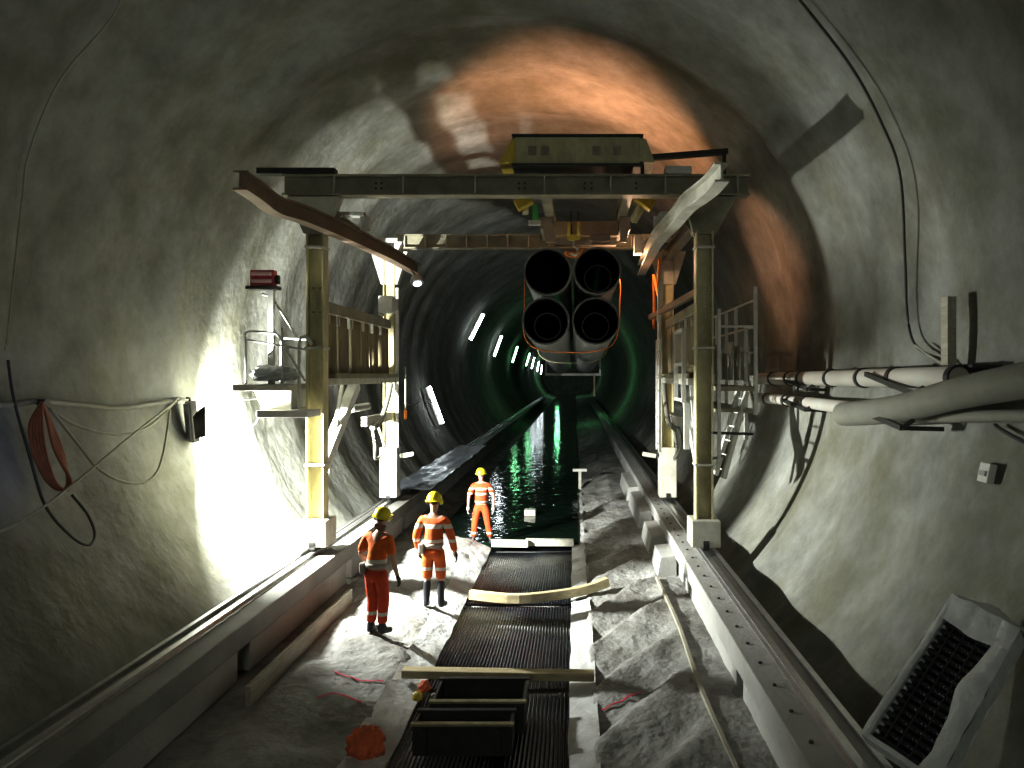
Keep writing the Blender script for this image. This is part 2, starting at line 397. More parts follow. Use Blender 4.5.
# crumpled orange bag, orange and yellow glove
def blob(c, r, amp, fr, seed, flat=1.):
    bm = bmesh.new(); bmesh.ops.create_icosphere(bm, subdivisions=4, radius=1)
    m = MB()
    for v in bm.verts:
        d = v.co.normalized(); k = 1 + amp * noise.noise(d * fr + V((seed, 0, 0))) + amp * .5 * noise.noise(d * fr * 2.4 + V((0, seed, 0)))
        m.v.append(V(c) + V((d.x * r[0] * k, d.y * r[1] * k, max(-.6, d.z * k) * r[2] * flat)))
    m.f = [tuple(v.index for v in f.verts) for f in bm.faces]; bm.free(); return m
orb = mat('orange_cloth', (.85, .2, .08), .7, var=.2, scale=6, bump=.3)
tag(blob((-1.0, 8.15, .34), (.19, .16, .17), .3, 3.1, 5).build('cloth_bag', orb, smooth='all'), 'crumpled orange bag beside the nearest trough', 'bag')
t = thing('work_glove', 'small orange work glove with yellow cuff on the rim of the second trough', 'glove', (-.6, 9.45, .05))
blob((-.66, 9.5, .40), (.07, .12, .06), .3, 2, 8).build('palm', orb, t, smooth='all')
blob((-.70, 9.3, .36), (.06, .07, .06), .2, 2, 9).build('cuff', yellow, t, smooth='all')

# red spray marks
def spray(pts, lab):
    m = MB(); pth = smooth_path([V((x, y, 0)) for x, y in pts], 6)
    m.sweep([V((p.x, p.y, ground_z(p.x, p.y) + .018)) for p in pth], [(-.01, -.004), (.01, -.004), (.01, .004), (-.01, .004)])
    tag(m.build('paint_mark', redp), lab, 'paint mark', 'red spray marks')
spray([(-1.9, 9.4), (-1.6, 9.5), (-1.35, 9.3)], 'red sprayed line on the rough ground left of the troughs')
spray([(-2.0, 10.4), (-1.6, 10.2), (-1.3, 10.15)], 'red sprayed line left of the straight olive timber')
spray([(1.45, 9.5), (1.7, 9.62), (1.95, 9.85)], 'red sprayed line on the right ground beside the near membrane')

# glossy sheet over the far left beam
m = MB(); nx, ny = 14, 60
for j in range(ny + 1):
    for i in range(nx + 1):
        x = -3.75 + 1.15 * i / nx; y = 20.6 + 13 * j / ny
        m.v.append(V((x, y, 1.14 + .05 * noise.noise(V((x * 3, y * 1.3, 1))) + (.12 if i in (2, 3) and j < 20 else 0) * noise.noise(V((1, y * 2, 4))))))
for j in range(ny):
    for i in range(nx): m.f.append((j * (nx + 1) + i, j * (nx + 1) + i + 1, (j + 1) * (nx + 1) + i + 1, (j + 1) * (nx + 1) + i))
sheetm = mat('wet_grey_sheet', (.16, .18, .2), .38, var=.2, scale=3, bump=.15, coat=.1)
tag(m.build('plastic_sheet', sheetm, smooth='all'), 'wet grey plastic sheet laid over the left beam past the gantry', 'sheet')

# ------------------------------------------------------------------ the gantry
G = thing('lining_gantry', 'tall cream steel portal gantry straddling the channel on rails', 'gantry', (0, 16.7, 1.0))
YF, YR = 14.0, 19.5
for s in (-1, 1):
    x = 3.38 * s
    # front column: H section with the web facing the camera
    m = MB(); m.ibeam([(x, YF, 1.6), (x, YF, 6.6)], .30, .30, .03, .03, up=(1, 0, 0)); c = m.build('column', paint, G)
    for z in (2.52, 4.55, 6.3):
        m = MB(); m.box((x - .17, YF - .17, z), (x + .17, YF + .17, z + .04)); m.build('splice_plate', pale, c)
    for zz in (5.3, 5.36, 5.42, 5.48, 5.54, 5.6, 5.66) if s > 0 else (5.2, 5.62):
        for xx in ((-.06, .06) if s < 0 else (.02,)):
            m = MB(); m.box((x + xx - .025, YF - .024, zz - .008), (x + xx + .025, YF - .016, zz + .008)); m.build('painted_mark', white_p if s > 0 else darkst, c)
    m = MB(); m.box((x - .25, YF - .3, 1.14), (x + .25, YF + .3, 1.6)); f = m.build('foot_box', pale, G, bev=.02)
    for dy in (-.2, .2):
        m = MB(); m.ring((x - .05, YF + dy, 1.19), (1, 0, 0), [(0, 0), (.12, 0), (.12, .1), (0, .1)], 20); m.build('wheel', darkst, f, smooth=True)
    # haunch
    m = MB(); m.prism([(x - .2, 6.55), (x + .2, 6.55), (x + (.42 if s < 0 else .55), 7.2), (x - (.5 if s < 0 else .36), 7.2)], 'y', YF - .13, YF + .13); m.build('haunch', pale if s < 0 else beam_p, G, bev=.012)
    # rear column
    m = MB(); m.ibeam([(x, YR, 2.3), (x, YR, 7.15)], .26, .28, .025, .03, up=(1, 0, 0)); m.build('column', paint, G)
    m = MB(); m.box((x - .21, YR - .21, 1.14), (x + .21, YR + .21, 2.35)); f = m.build('foot_box', pale, G, bev=.02)
    for dy in (-.12, .12):
        m = MB(); m.ring((x - .05, YR + dy, 1.185), (1, 0, 0), [(0, 0), (.11, 0), (.11, .1), (0, .1)], 20); m.build('wheel', darkst, f, smooth=True)
    m = MB(); m.bar((x - .35 * s * -1 * 0 - .3 * s, YR - .2, 2.15), (x - .62 * s, YR - .2, 2.2), .1, .1); m.build('stub_arm', pale, G)
    m = MB(); m.prism([(x - .2, 6.3), (x + .2, 6.3), (x + .45, 7.1), (x - .45, 7.1)], 'y', YR - .1, YR + .1); m.build('haunch', pale, G, bev=.01)
    # white service pipe beside the rear column
    m = MB(); m.tube([(x - .22 * s, YR - .2, 2.35), (x - .22 * s, YR - .2, 6.2)], .045, 10); m.build('service_pipe', white_p, G, smooth=True)
    # side beams from front to rear
    m = MB(); m.ibeam([(x, YF + .17, 7.0), (x, YR - .17, 7.0)], .2, .26, .02, .02); m.build('side_beam', beam_p, G)
    m = MB(); m.box((x - .07, YF + .19, 5.22), (x + .07, YR - .19, 5.42)); m.build('side_rail', beam_p, G, bev=.01)
    # hanging sheets
    yy = YF + .45; k = 0
    while yy < YR - .7:
        w = .5 + .12 * ((k * 37) % 3)
        m = MB(); n = 12
        top = 5.2; bot = 4.12
        for j in range(6):
            for i in range(n + 1):
                xx = x + .05 * math.sin(i * 1.25 + k) + .02 * j / 5; m.v.append(V((xx, yy + w * i / n, top + (bot - top) * j / 5)))
        for j in range(5):
            for i in range(n): m.f.append((j * (n + 1) + i, j * (n + 1) + i + 1, (j + 1) * (n + 1) + i + 1, (j + 1) * (n + 1) + i))
        o = m.build('hanging_sheet', panel, G, smooth='all'); md = o.modifiers.new('Solid', 'SOLIDIFY'); md.thickness = .012
        m = MB(); m.box((x - .05, yy + .05, 5.02), (x + .05, yy + .12, 5.22)); m.build('hanger', white_p, o)
        yy += w + .12 + .16 * (k % 2); k += 1
    # inner walkway
    m = MB(); m.box((x - .24, YF + .3, 3.92), (x + .24, YR - .3, 4.04)); wk = m.build('walkway_deck', pale, G, bev=.01)
    
    for dx in (-.24, .24):
        m = MB(); m.box((x + dx - .02, YF + .3, 4.04), (x + dx + .02, YR - .3, 4.13)); m.build('toe_board', beam_p, wk)
    # bracing
    m = MB(); m.bar((x, YF + .25, 2.45), (x, YF + 2.4, 3.9), .2, .22); m.build('diagonal_brace', white_p, G, bev=.01)
    m = MB(); m.bar((x, YF + .6, 2.3), (x, YF + 1.5, 3.9), .06, .08); m.build('diagonal_brace', white_p, G)
    m = MB(); m.tube([(x, YF + 2.1, 3.42), (x, YF + 3.4, 3.42)], .08, 12); m.build('cylinder_ram', housing, G, smooth=True)
    m = MB(); m.bar((x, YF + 3.1, 3.1), (x, YR - .1, 3.1), .12, .2); m.build('cross_tie', pale, G)
    m = MB(); m.tube(smooth_path([(x - .12 * s, YR - .4, 3.88), (x - .15 * s, YR - .9, 3.5), (x - .15 * s, YR - 1.6, 3.05), (x - .1 * s, YR - 2.1, 2.95)]), .06, 10); m.build('hose', hosem, G, smooth=True)
    m = MB(); m.tube(smooth_path([(x, YR - 1.8, 3.05), (x + .1, YR - 1.9, 2.6), (x, YR - 1.4, 2.2), (x + .1, YR - 1.0, 2.4), (x, YR - 1.2, 2.95)]), .035, 8); m.build('hose', hosem, G, smooth=True)

# cross beams
m = MB(); m.ibeam([(-3.95, YF, 7.4), (4.16, YF, 7.4)], .3, .36, .03, .03); cb = m.build('cross_beam', beam_p, G)
for x in (-3.05, -1.85, -.6, .6, 1.75, 2.7, 3.95):
    m = MB(); m.box((x - .012, YF - .14, 7.25), (x + .012, YF - .016, 7.55)); m.build('stiffener', pale, cb)
for x in (-2.35, -2.25, .15, .25, 1.3, 1.42, 2.2, 3.6):
    for z in (7.36, 7.45):
        m = MB(); m.ring((x, YF - .015, z), (0, -1, 0), [(.0, .02), (.02, .02), (.02, 0)], 8); m.build('bolt', darkst, cb)
m = MB(); m.box((-4.4, YF - .12, 7.6), (-3.05, YF + .1, 7.7)); m.build('top_plate', darkst, G)
m = MB(); m.bar((2.25, YF - .1, 7.86), (3.78, YF - .1, 7.98), .12, .09); m.build('top_plate', darkst, G)
for x, z in ((2.3, 7.72), (3.72, 7.78)):
    m = MB(); m.box((x - .03, YF - .13, 7.58), (x + .03, YF - .07, 7.9 if x < 3 else 7.95)); m.build('plate_stub', darkst, G)
m = MB(); m.box((2.7, YF - .16, 7.59), (3.15, YF + .1, 7.72)); m.build('packer_block', white_p, G, bev=.01)
m = MB(); m.ibeam([(-3.2, YR, 7.34), (3.2, YR, 7.34)], .28, .34, .03, .03); cb2 = m.build('cross_beam', beam_p, G)
for i in range(13):
    m = MB(); m.box((-3 + i * .5 - .01, YR - .13, 7.2), (-3 + i * .5 + .01, YR - .016, 7.48)); m.build('stiffener', pale, cb2)
# upper girder box with bevelled ends
m = MB(); m.prism([(.1, 7.72), (2.24, 7.72), (2.24, 8.18), (.1, 8.18)], 'y', YF - .3, YF + .5); gb = m.build('upper_girder', paint, G, bev=.015)
m = MB(); m.box((.05, YF - .33, 8.18), (2.3, YF + .53, 8.22)); m.box((.05, YF - .33, 7.68), (2.3, YF + .53, 7.72)); m.build('girder_flange', darkst, gb)
for x in (.4, .62, 1.5, 1.85):
    m = MB(); m.box((x - .07, YF - .312, 7.86), (x + .07, YF - .3, 8.02)); m.build('girder_plate', beam_p, gb)
m = MB(); m.prism([(-.17, 7.74), (.1, 7.76), (.1, 8.16), (.05, 8.14)], 'y', YF - .3, YF + .5); m.build('girder_end', yellow, gb)
m = MB(); m.prism([(2.24, 7.76), (2.5, 7.74), (2.35, 8.14), (2.24, 8.16)], 'y', YF - .3, YF + .5); m.build('girder_end', paint, gb)
for x in (.62, 2.08):
    m = MB(); m.ibeam([(x, YF + .17, 7.42), (x, YR - .15, 7.42)], .18, .26, .02, .02); m.build('crane_girder', beam_p, G)

# monorails that curve outwards at the front
def mono(pts, mt, nm):
    m = MB(); pth = smooth_path(pts, 8); m.ibeam(pth, .2, .27, .028, .03); o = m.build(nm, mt, G, smooth=True)
    return o
ml = [P(240, 180, 11), P(256, 191, 11.5), P(275, 205, 12.1), P(302, 214, 12.8), P(335, 228, 13.9), V((-2.9, 15.5, 6.66)), V((-2.85, 17.3, 6.7)), V((-2.8, 19.9, 6.72))]
mono(ml, rusty, 'monorail_beam')
mr = [P(722, 172, 10.9), P(712, 184, 11.4), P(700, 194, 11.9), P(688, 203, 12.5), P(674, 220, 13.7), V((2.72, 15.3, 6.74)), V((2.74, 17.3, 6.74)), V((2.78, 19.9, 6.72))]
mono(mr, pale, 'monorail_beam')
for s in (-1, 1):
    for y in (15.3, 18.2):
        x = -2.88 if s < 0 else 2.73
        m = MB(); m.box((x - .09, y - .06, 6.86), (x + .09, y + .06, 7.13)); m.box((min(x, 3.4 * s), y - .12, 7.13), (max(x, 3.4 * s), y + .12, 7.2)); m.build('monorail_hanger', white_p, G, bev=.006)
    # braces at the front corner carrying the monorail
    x = 3.0 * s
    m = MB(); m.bar((x, YF + .05, 6.95), (3.36 * s, YF + .05, 6.4), .08, .1); m.build('corner_brace', beam_p, G)

# left outer platform
PL = MB(); PL.box((-4.5, 13.15, 3.84), (-3.6, 15.3, 3.94)); pl = PL.build('outer_platform', pale, G, bev=.01)
m = MB(); m.prism([(-4.25, 3.84), (-3.62, 3.84), (-3.62, 3.52), (-4.1, 3.52)], 'y', 13.4, 15.1); m.build('platform_bracket', pale, pl, bev=.01)
m = MB(); m.box((-4.1, 13.12, 3.40), (-3.25, 13.78, 3.52)); m.build('lower_tray', white_p, pl, bev=.01)
m = MB(); m.box((-4.1, 13.78, 3.40), (-3.6, 15.0, 3.52)); m.build('lower_tray', white_p, pl, bev=.01)
m = MB(); m.tube(smooth_path([(-4.46, 13.58, 3.94), (-4.46, 13.58, 4.6), (-4.44, 13.58, 4.82), (-4.1, 13.58, 4.82), (-3.92, 13.58, 4.78), (-3.75, 13.58, 4.5), (-3.45, 13.58, 4.0)], 6), .022, 8); m.build('handrail', white_p, pl, smooth=True)
m = MB(); m.tube([(-4.46, 13.58, 4.7), (-3.4, 13.58, 4.52)], .018, 8); m.build('handrail', white_p, pl, smooth=True)
m = MB(); m.tube([(-4.46, 15.2, 3.94), (-4.46, 15.2, 4.8), (-3.6, 15.2, 4.75)], .02, 8); m.build('handrail', white_p, pl, smooth=True)
m = MB(); m.tube([P(262, 294, 14.1), P(272, 297, 14.1), P(297, 337, 14.1)], .022, 8); m.build('handrail', white_p, pl, smooth=True)
m = MB(); m.tube([(-3.85, 13.62, 3.94), (-3.85, 13.62, 4.9)], .022, 8); m.build('handrail_post', white_p, pl, smooth=True)
m = MB(); m.tube(smooth_path([(-3.56, 13.62, 3.5), (-3.56, 13.62, 4.6), (-3.5, 13.62, 4.74), (-3.4, 13.62, 4.72), (-3.36, 13.62, 4.62)], 5), .03, 8); m.build('handrail_post', white_p, pl, smooth=True)
m = MB(); m.box((-4.25, 14.0, 3.94), (-4.15, 14.1, 5.595)); m.build('lamp_post', white_p, pl, bev=.008)

# right outer walkway with two levels, posts, rails and a ladder
m = MB(); m.box((3.62, 14.0, 3.82), (4.3, 18.8, 3.9)); rw = m.build('outer_walkway', beam_p, G, bev=.008)
m = MB(); m.box((3.62, 14.2, 3.44), (4.3, 18.6, 3.5)); m.build('lower_deck', beam_p, rw)
for y in (14.0, 14.8, 15.7, 16.7, 17.8, 18.8):
    z0, z1 = (2.9, 5.0) if y == 14.8 else ((3.4, 5.65) if y == 14.0 else (3.4, 5.4))
    m = MB(); m.box((4.26, y - .03, z0), (4.32, y + .03, z1)); m.build('rail_post', white_p, rw)
for z in (5.42, 4.95, 4.5):
    m = MB(); m.tube([(4.3, 14.0, z), (4.3, 18.8, z)], .022, 8); m.build('guard_rail', white_p, rw, smooth=True)
m = MB(); m.tube([(3.62, 14.0, 4.95), (4.3, 14.0, 4.95)], .02, 8); m.build('guard_rail', white_p, rw, smooth=True)
for i in range(7):
    y = 14.5 + i * .62
    m = MB(); m.box((4.2, y, 4.0), (4.24, y + .36, 4.55 + .1 * (i % 3))); m.build('kick_panel', beam_p if i % 2 else pale, rw)
m = MB(); m.box((3.6, 13.86, 2.6), (3.66, 13.92, 5.25)); m.build('rail_post', white_p, rw)
m = MB(); m.tube([(3.5, 13.85, 3.1), (4.28, 14.2, 3.05)], .025, 8); m.build('cross_bar', darkst, rw, smooth=True)
m = MB(); m.tube([(3.5, 13.85, 2.65), (3.95, 14.6, 2.65)], .025, 8); m.build('cross_bar', darkst, rw, smooth=True)
m = MB()
a0, a1 = V((4.2, 14.3, 3.8)), V((3.72, 13.95, 2.3)); b0, b1 = a0 + V((-.05, .5, 0)), a1 + V((-.05, .5, 0))
m.bar(a0, a1, .05, .1); m.bar(b0, b1, .05, .1)
for i in range(6):
    t = (i + .5) / 6; m.tube([a0.lerp(a1, t), b0.lerp(b1, t)], .016, 6)
m.build('ladder', white_p, rw)
# ladder and frames on the inner face of the right side
m = MB()
for y in (17.6, 18.3): m.bar((3.0, y, 2.4), (3.0, y, 4.9), .05, .06)
for i in range(8): m.tube([(3.0, 17.6, 2.55 + i * .3), (3.0, 18.3, 2.55 + i * .3)], .018, 6)
m.build('ladder', white_p, G)
m = MB()
for y in (14.5, 15.6): m.bar((3.1, y, 3.6), (3.1, y, 4.95), .07, .08)
m.bar((3.1, 14.5, 4.92), (3.1, 15.6, 4.92), .06, .07); m.bar((3.1, 14.5, 4.3), (3.1, 15.6, 4.3), .05, .06); m.bar((3.1, 14.5, 3.64), (3.1, 15.6, 3.64), .05, .06)
m.build('gate_frame', white_p, G)
m = MB(); m.bar((3.16, 14.55, 2.75), (3.16, 14.55, 3.7), .1, .1); m.build('side_stub', white_p, G)
# box on a bracket near the left rear column
m = MB(); m.box((-3.2, 17.6, 5.48), (-2.9, 18.0, 5.85)); jb = m.build('junction_box', white_p, G, bev=.015)
m = MB(); m.box((-2.9, 17.7, 5.55), (-2.8, 17.9, 5.78)); m.build('gland', housing, jb)
m = MB(); m.box((-3.2, 17.62, 5.42), (-3.16, 17.98, 5.48)); m.build('bracket_base', pale, jb)
# clutter lit inside the right rear corner
m = MB(); m.tube(smooth_path([(2.95, 17.2, 6.6), (2.95, 17.5, 6.1), (3.0, 18.0, 5.9), (2.95, 18.5, 6.4), (3.0, 18.9, 5.8), (3.0, 19.0, 5.2)]), .035, 8); m.build('hose', orange_s, G, smooth=True)
m = MB(); m.bar((3.0, 17.8, 5.3), (3.0, 17.4, 6.5), .1, .14); m.build('corner_brace', pale, G)
m = MB(); m.bar((3.35, 14.3, 5.6), (2.9, 18.8, 5.45), .1, .12); m.build('corner_brace', rusty, G)
m = MB(); m.box((2.45, 17.7, 6.8), (2.62, 18.1, 7.2)); m.build('white_panel', white_p, G)

# tarpaulin bundle on the left platform
tag(blob((-4.08, 13.9, 4.1), (.36, .3, .17), .35, 2.4, 13).build('tarpaulin_bundle', film, smooth='all'), 'crumpled pale tarpaulin bundle lying on the left gantry platform', 'tarpaulin')

# red lamp on its post
t = thing('work_light', 'red twin tube work light on the post of the left platform', 'lamp', (-4.2, 14.05, 5.62))
m = MB(); m.box((-4.56, 14.0, 5.66), (-4.14, 14.16, 5.94)); m.build('housing', redl, t, bev=.012)
for z in (5.71, 5.84):
    m = MB(); m.box((-4.53, 13.965, z), (-4.17, 13.999, z + .065)); m.build('tube', mat('pinkish_lamp_tube', (.85, .55, .55), .3, var=.05), t, bev=.012)
m = MB(); m.box((-4.62, 13.95, 5.60), (-4.08, 14.2, 5.66)); m.build('tray', darkst, t)
m = MB(); m.box((-4.14, 14.02, 5.7), (-4.07, 14.12, 5.85)); m.build('knob', darkst, t)

# blue-white lamp on left rear column
t = thing('inspection_lamp', 'small blue-white inspection lamp under the left monorail by the rear column', 'lamp', (-2.55, 18.9, 6.2))
m = MB(); m.ring((-2.6, 18.8, 6.42), (.25, -.5, -1), [(0, 0), (.1, .0), (.16, .14), (.15, .2), (0, .2)], 20); m.build('lamp_shade', housing, t, smooth=True)
lens_m = mat('blue_white_lens', (.8, .85, 1), .3, var=.02, emis=(.75, .85, 1), estr=6)
m = MB(); m.ring((-2.56, 18.73, 6.24), (.25, -.5, -1), [(0, .06), (.08, .03), (.1, 0), (0, -.01)], 16); m.build('lens', lens_m, t, smooth=True)
m = MB(); m.tube([(-2.6, 18.8, 6.44), (-2.75, 18.9, 6.58)], .02, 6); m.build('hook', darkst, t)

# pendant control stick hanging by left rear column
t = thing('hanging_rope', 'short hanging cord with an orange end beside the left rear column', 'rope', (-2.85, 18.9, 3.0))
m = MB(); m.tube([(-2.92, 19.1, 4.3), (-2.92, 19.1, 3.25)], .02, 6); m.build('cord', cableg, t)
m = MB(); m.tube([(-2.92, 19.1, 3.27), (-2.92, 19.1, 3.05)], .04, 8); m.build('tip', orange_s, t, smooth=True)

# ------------------------------------------------------------------ crane trolley with hook
T = thing('crane_trolley', 'rope hoist trolley with yellow buffers above the pipe bundle', 'hoist', (1.35, 16.6, 6.8))
for x0, x1, nm in ((.42, .66, 0), (2.04, 2.26, 1)):
    m = MB(); m.prism([(x0 + .12 * (1 - nm), 6.78), (x1 + .1 * (1 - nm) - .1 * nm, 6.78), (x1, 7.28), (x0, 7.28)], 'y', 16.1, 16.2); m.build('side_plate', mat('brown_plate', (.4, .3, .22), .5, var=.15, scale=4), T)
    m = MB(); m.box((x0, 16.2, 7.05), (x1, 17.6, 7.28)); m.build('end_carriage', beam_p, T, bev=.01)
m = MB(); m.box((.68, 16.5, 6.98), (2.02, 16.75, 7.27)); m.build('cross_plate', mat('tan_plate', (.45, .32, .2), .5, var=.15, scale=4), T, bev=.01)
m = MB(); m.box((.68, 17.2, 6.9), (2.02, 17.45, 7.2)); m.build('cross_plate', pale, T, bev=.01)
m = MB(); m.tube([(.95, 16.95, 7.2), (1.85, 16.95, 7.2)], .16, 16); m.build('rope_drum', darkst, T, smooth=True)
m = MB(); m.box((1.45, 16.3, 6.83), (1.85, 16.5, 6.97)); m.build('motor_box', rusty, T, bev=.02)
q = Matrix.Rotation(RAD(-28), 3, 'Y')
m = MB(); m.cbox((.12, 15.75, 7.5), (.34, .3, .2), q); m.build('buffer', yellow, T, bev=.02)
m = MB(); m.bar((.15, 15.9, 7.42), (.12, 16.3, 7.42), .12, .12); m.build('buffer_arm', paint, T)
q = Matrix.Rotation(RAD(35), 3, 'Y')
m = MB(); m.cbox((2.5, 15.75, 7.52), (.38, .3, .2), q); m.build('buffer', yellow, T, bev=.02)
m = MB(); m.bar((2.45, 15.9, 7.45), (2.3, 16.12, 7.2), .12, .12); m.build('buffer_arm', paint, T)
m = MB(); m.box((.28, 15.95, 7.2), (.4, 16.08, 7.5)); m.build('green_motor', green, T, bev=.02)
m = MB(); m.box((.2, 15.95, 7.1), (.44, 16.09, 7.19)); m.build('motor_bracket', pale, T)
for x in (1.05, 1.2):
    m = MB(); m.tube([(x, 16.6, 7.5), (x, 16.45, 6.98)], .022, 6); m.build('rope', cablem, T)
# hook block
for x in (1.0, 1.2):
    m = MB(); m.ring((x - .03, 16.42, 7.08), (1, 0, 0), [(0, 0), (.13, 0), (.15, .02), (.15, .05), (.13, .07), (0, .07)], 20); m.build('sheave', yellow, T, smooth=True)
m = MB(); m.box((.98, 16.36, 6.86), (1.24, 16.48, 6.98)); hb = m.build('hook_block', yellow, T, bev=.015)
m = MB(); m.tube(smooth_path([(1.11, 16.42, 6.86), (1.11, 16.42, 6.76), (1.17, 16.42, 6.70), (1.19, 16.42, 6.62), (1.12, 16.42, 6.56), (1.04, 16.42, 6.6)], 5), .03, 8); m.build('hook', pale, hb, smooth=True)

# ------------------------------------------------------------------ pipe bundle
PX = [(.55, 6.28), (1.6, 6.30), (.51, 5.24), (1.57, 5.24)]
Y0, Y1, DROP = 16.9, 34.5, .55
labs = ['upper left dark pipe of the hanging bundle', 'upper right pipe of the hanging bundle with a smaller pipe inside', 'lower left pipe of the hanging bundle with a smaller pipe inside', 'lower right pipe of the hanging bundle with a smaller pipe inside']
def pz(z, y): return z - DROP * (y - Y0) / (Y1 - Y0)
for i, (x, z) in enumerate(PX):
    t = thing('hanging_pipe', labs[i], 'pipe', (x, Y0, z - .505), 'pipes in the hanging bundle')
    ax = (V((x, Y1, z - DROP)) - V((x, Y0, z))); L = ax.length
    m = MB(); m.ring((x, Y0, z), ax, [(.475, .0), (.505, .0), (.505, .35), (.495, .38), (.495, L), (.465, L)], 48); m.build('pipe_shell', pipe_out, t, smooth=True)
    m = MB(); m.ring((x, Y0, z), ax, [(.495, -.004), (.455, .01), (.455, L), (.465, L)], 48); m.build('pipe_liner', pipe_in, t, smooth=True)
    if i:
        dx, dz = (.02, -.12) if i == 1 else ((.03, -.09) if i == 2 else (0, -.09))
        m = MB(); m.ring((x + dx, Y0 + .35, z + dz), ax, [(.27, 0), (.30, 0), (.30, L - .5), (.27, L - .5), (.27, 0)], 40); m.build('inner_pipe', black, t, smooth=True)
# orange slings
def sling(y, lab):
    zz = lambda z: pz(z, y)
    loop = [(1.07, zz(6.83)), (.8, zz(6.86)), (.2, zz(6.72)), (-.0, zz(6.4)), (-.02, zz(5.8)), (-.05, zz(5.2)), (.1, zz(4.83)), (.5, zz(4.69)), (1.06, zz(4.66)), (1.6, zz(4.69)), (2.0, zz(4.85)), (2.13, zz(5.25)), (2.15, zz(5.8)), (2.15, zz(6.3)), (1.95, zz(6.74)), (1.35, zz(6.88)), (1.07, zz(6.83))]
    pth = smooth_path([V((a, y, b)) for a, b in loop], 5)
    m = MB(); m.sweep(pth, [(-.012, -.09), (.012, -.09), (.012, .09), (-.012, .09)], up=(0, 1, 0))
    m.tube([(1.1, 16.62, 6.66), (1.07, y - .05, zz(6.88))], .03, 6)
    return tag(m.build('lifting_sling', orange_s, smooth='all'), lab, 'sling', 'lifting slings')
sling(18.3, 'orange lifting sling wrapped round the pipe bundle below the yellow hook')
# orange knot of slings at the hook
m = MB()
for k in range(5):
    a = k * 1.25; m.tube(smooth_path([(1.1, 16.5, 6.6), (1.1 + .16 * math.cos(a), 16.55 + .05 * k, 6.66), (1.1 + .2 * math.cos(a), 16.7, 6.72 - .03 * k), (1.12 + .05 * math.cos(a), 16.85, 6.58)], 5), .03, 6)
tag(m.build('sling_knot', orange_s, smooth='all'), 'knotted orange sling ends gathered under the yellow hook', 'sling')
t = thing('spreader_bar', 'pale spreader bar under the far end of the pipe bundle', 'bar', (1.06, 33.8, 4.05))
m = MB(); m.tube([(-.12, 33.8, 4.12), (2.22, 33.8, 4.12)], .06, 8); m.build('bar', white_p, t, smooth=True)
m = MB(); m.tube([(1.95, 33.8, 4.10), (1.95, 33.8, 3.2)], .045, 6); m.build('hanging_strap', paint, t)
for x in (-.09, 2.19):
    m = MB(); m.tube([(x, 33.8, 4.12), (x, 33.8, 5.2)], .03, 6); m.build('side_rope', white_p, t)
for i, (ya, lab) in enumerate(((24, 'thin tan strap round the bottom of the pipe bundle, mid length'),)):
    m = MB(); zb = pz(4.70, ya); m.sweep(smooth_path([(.0, ya, zb + .5), (.08, ya, zb + .2), (.5, ya, zb), (1.55, ya, zb), (2.0, ya, zb + .2), (2.1, ya, zb + .5)], 5), [(-.01, -.05), (.01, -.05), (.01, .05), (-.01, .05)], up=(0, 1, 0))
    tag(m.build('bundle_strap', paint), lab, 'strap')

# ------------------------------------------------------------------ right wall: pipes, hose, brackets, cables
def wall_pipe(name, pts, r, mt, lab, cat, group=None, bands=(), n=16):
    t = thing(name, lab, cat, pts[0], group)
    pth = smooth_path(pts, 10)
    m = MB(); m.tube(pth, r, n); m.build('pipe_body' if 'hose' not in name else 'hose_body', mt, t, smooth=True)
    for y in bands:
        c = min(pth, key=lambda p: abs(p.y - y)); i = pth.index(c); ax = pth[min(i + 1, len(pth) - 1)] - pth[max(0, i - 1)]
        m = MB(); m.ring(c, ax, [(r - .005, -.05), (r + .018, -.05), (r + .018, .05), (r - .005, .05)], 20); m.build('clamp_band', darkst, t, smooth=True)
    return t
wall_pipe('wall_pipe', [(5.2, 17.6, 4.02), (5.22, 14, 4.04), (5.2, 11, 4.06), (5.2, 8.5, 4.07)], .125, pipew, 'upper long pale pipe fixed along the right wall', 'pipe', 'pipes on the right wall', (16.5, 15, 14.2, 12.8, 11.4, 10.2, 8.55))
wall_pipe('wall_pipe', [(5.15, 17.8, 3.6), (5.15, 14.5, 3.62), (5.1, 11.6, 3.62)], .1, pipew, 'lower pale pipe on the right wall that ends at the thick hose', 'pipe', 'pipes on the right wall', (16.8, 15.2, 14))
wall_pipe('vent_hose', [(4.86, 11.1, 3.56), (4.92, 10.2, 3.63), (4.98, 9.2, 3.74), (5.02, 8.2, 3.9), (5.06, 7.2, 4.03), (5.08, 5.5, 4.2), (5.1, 4, 4.3)], .165, hosem, 'thick dusty grey hose rising along the right wall to the frame edge', 'hose')
wall_pipe('thin_hose', [(5.2, 10.2, 3.52), (5.22, 9, 3.62), (5.24, 7.4, 3.72), (5.26, 5, 3.8)], .06, hosem, 'thin grey hose below the thick hose on the right wall', 'hose')
def bracket(px0, py0, px1, py1, y0, y1, lab):
    t = thing('pipe_bracket', lab, 'bracket', P(px1, py1, y1), 'pipe brackets on the right wall')
    a, b = P(px0, py0, y0), P(px1, py1, y1)
    m = MB(); m.bar(a, b, .05, .06); m.build('arm', darkst, t)
    m = MB(); c = b + V((.12, -.05, .1)); m.bar(b, c, .04, .05); m.build('tip', darkst, t)
    m = MB(); w = V((lining_x(b.z) - .13, b.y + .1, b.z - .02)); m.bar(b, w, .05, .05); m.build('wall_stay', darkst, t)
bracket(866, 374, 914, 394, 10.7, 9.2, 'dark steel bracket crossing the upper pale wall pipe')
bracket(862, 411, 902, 428, 10.3, 9.1, 'dark steel bracket under the thick grey hose')
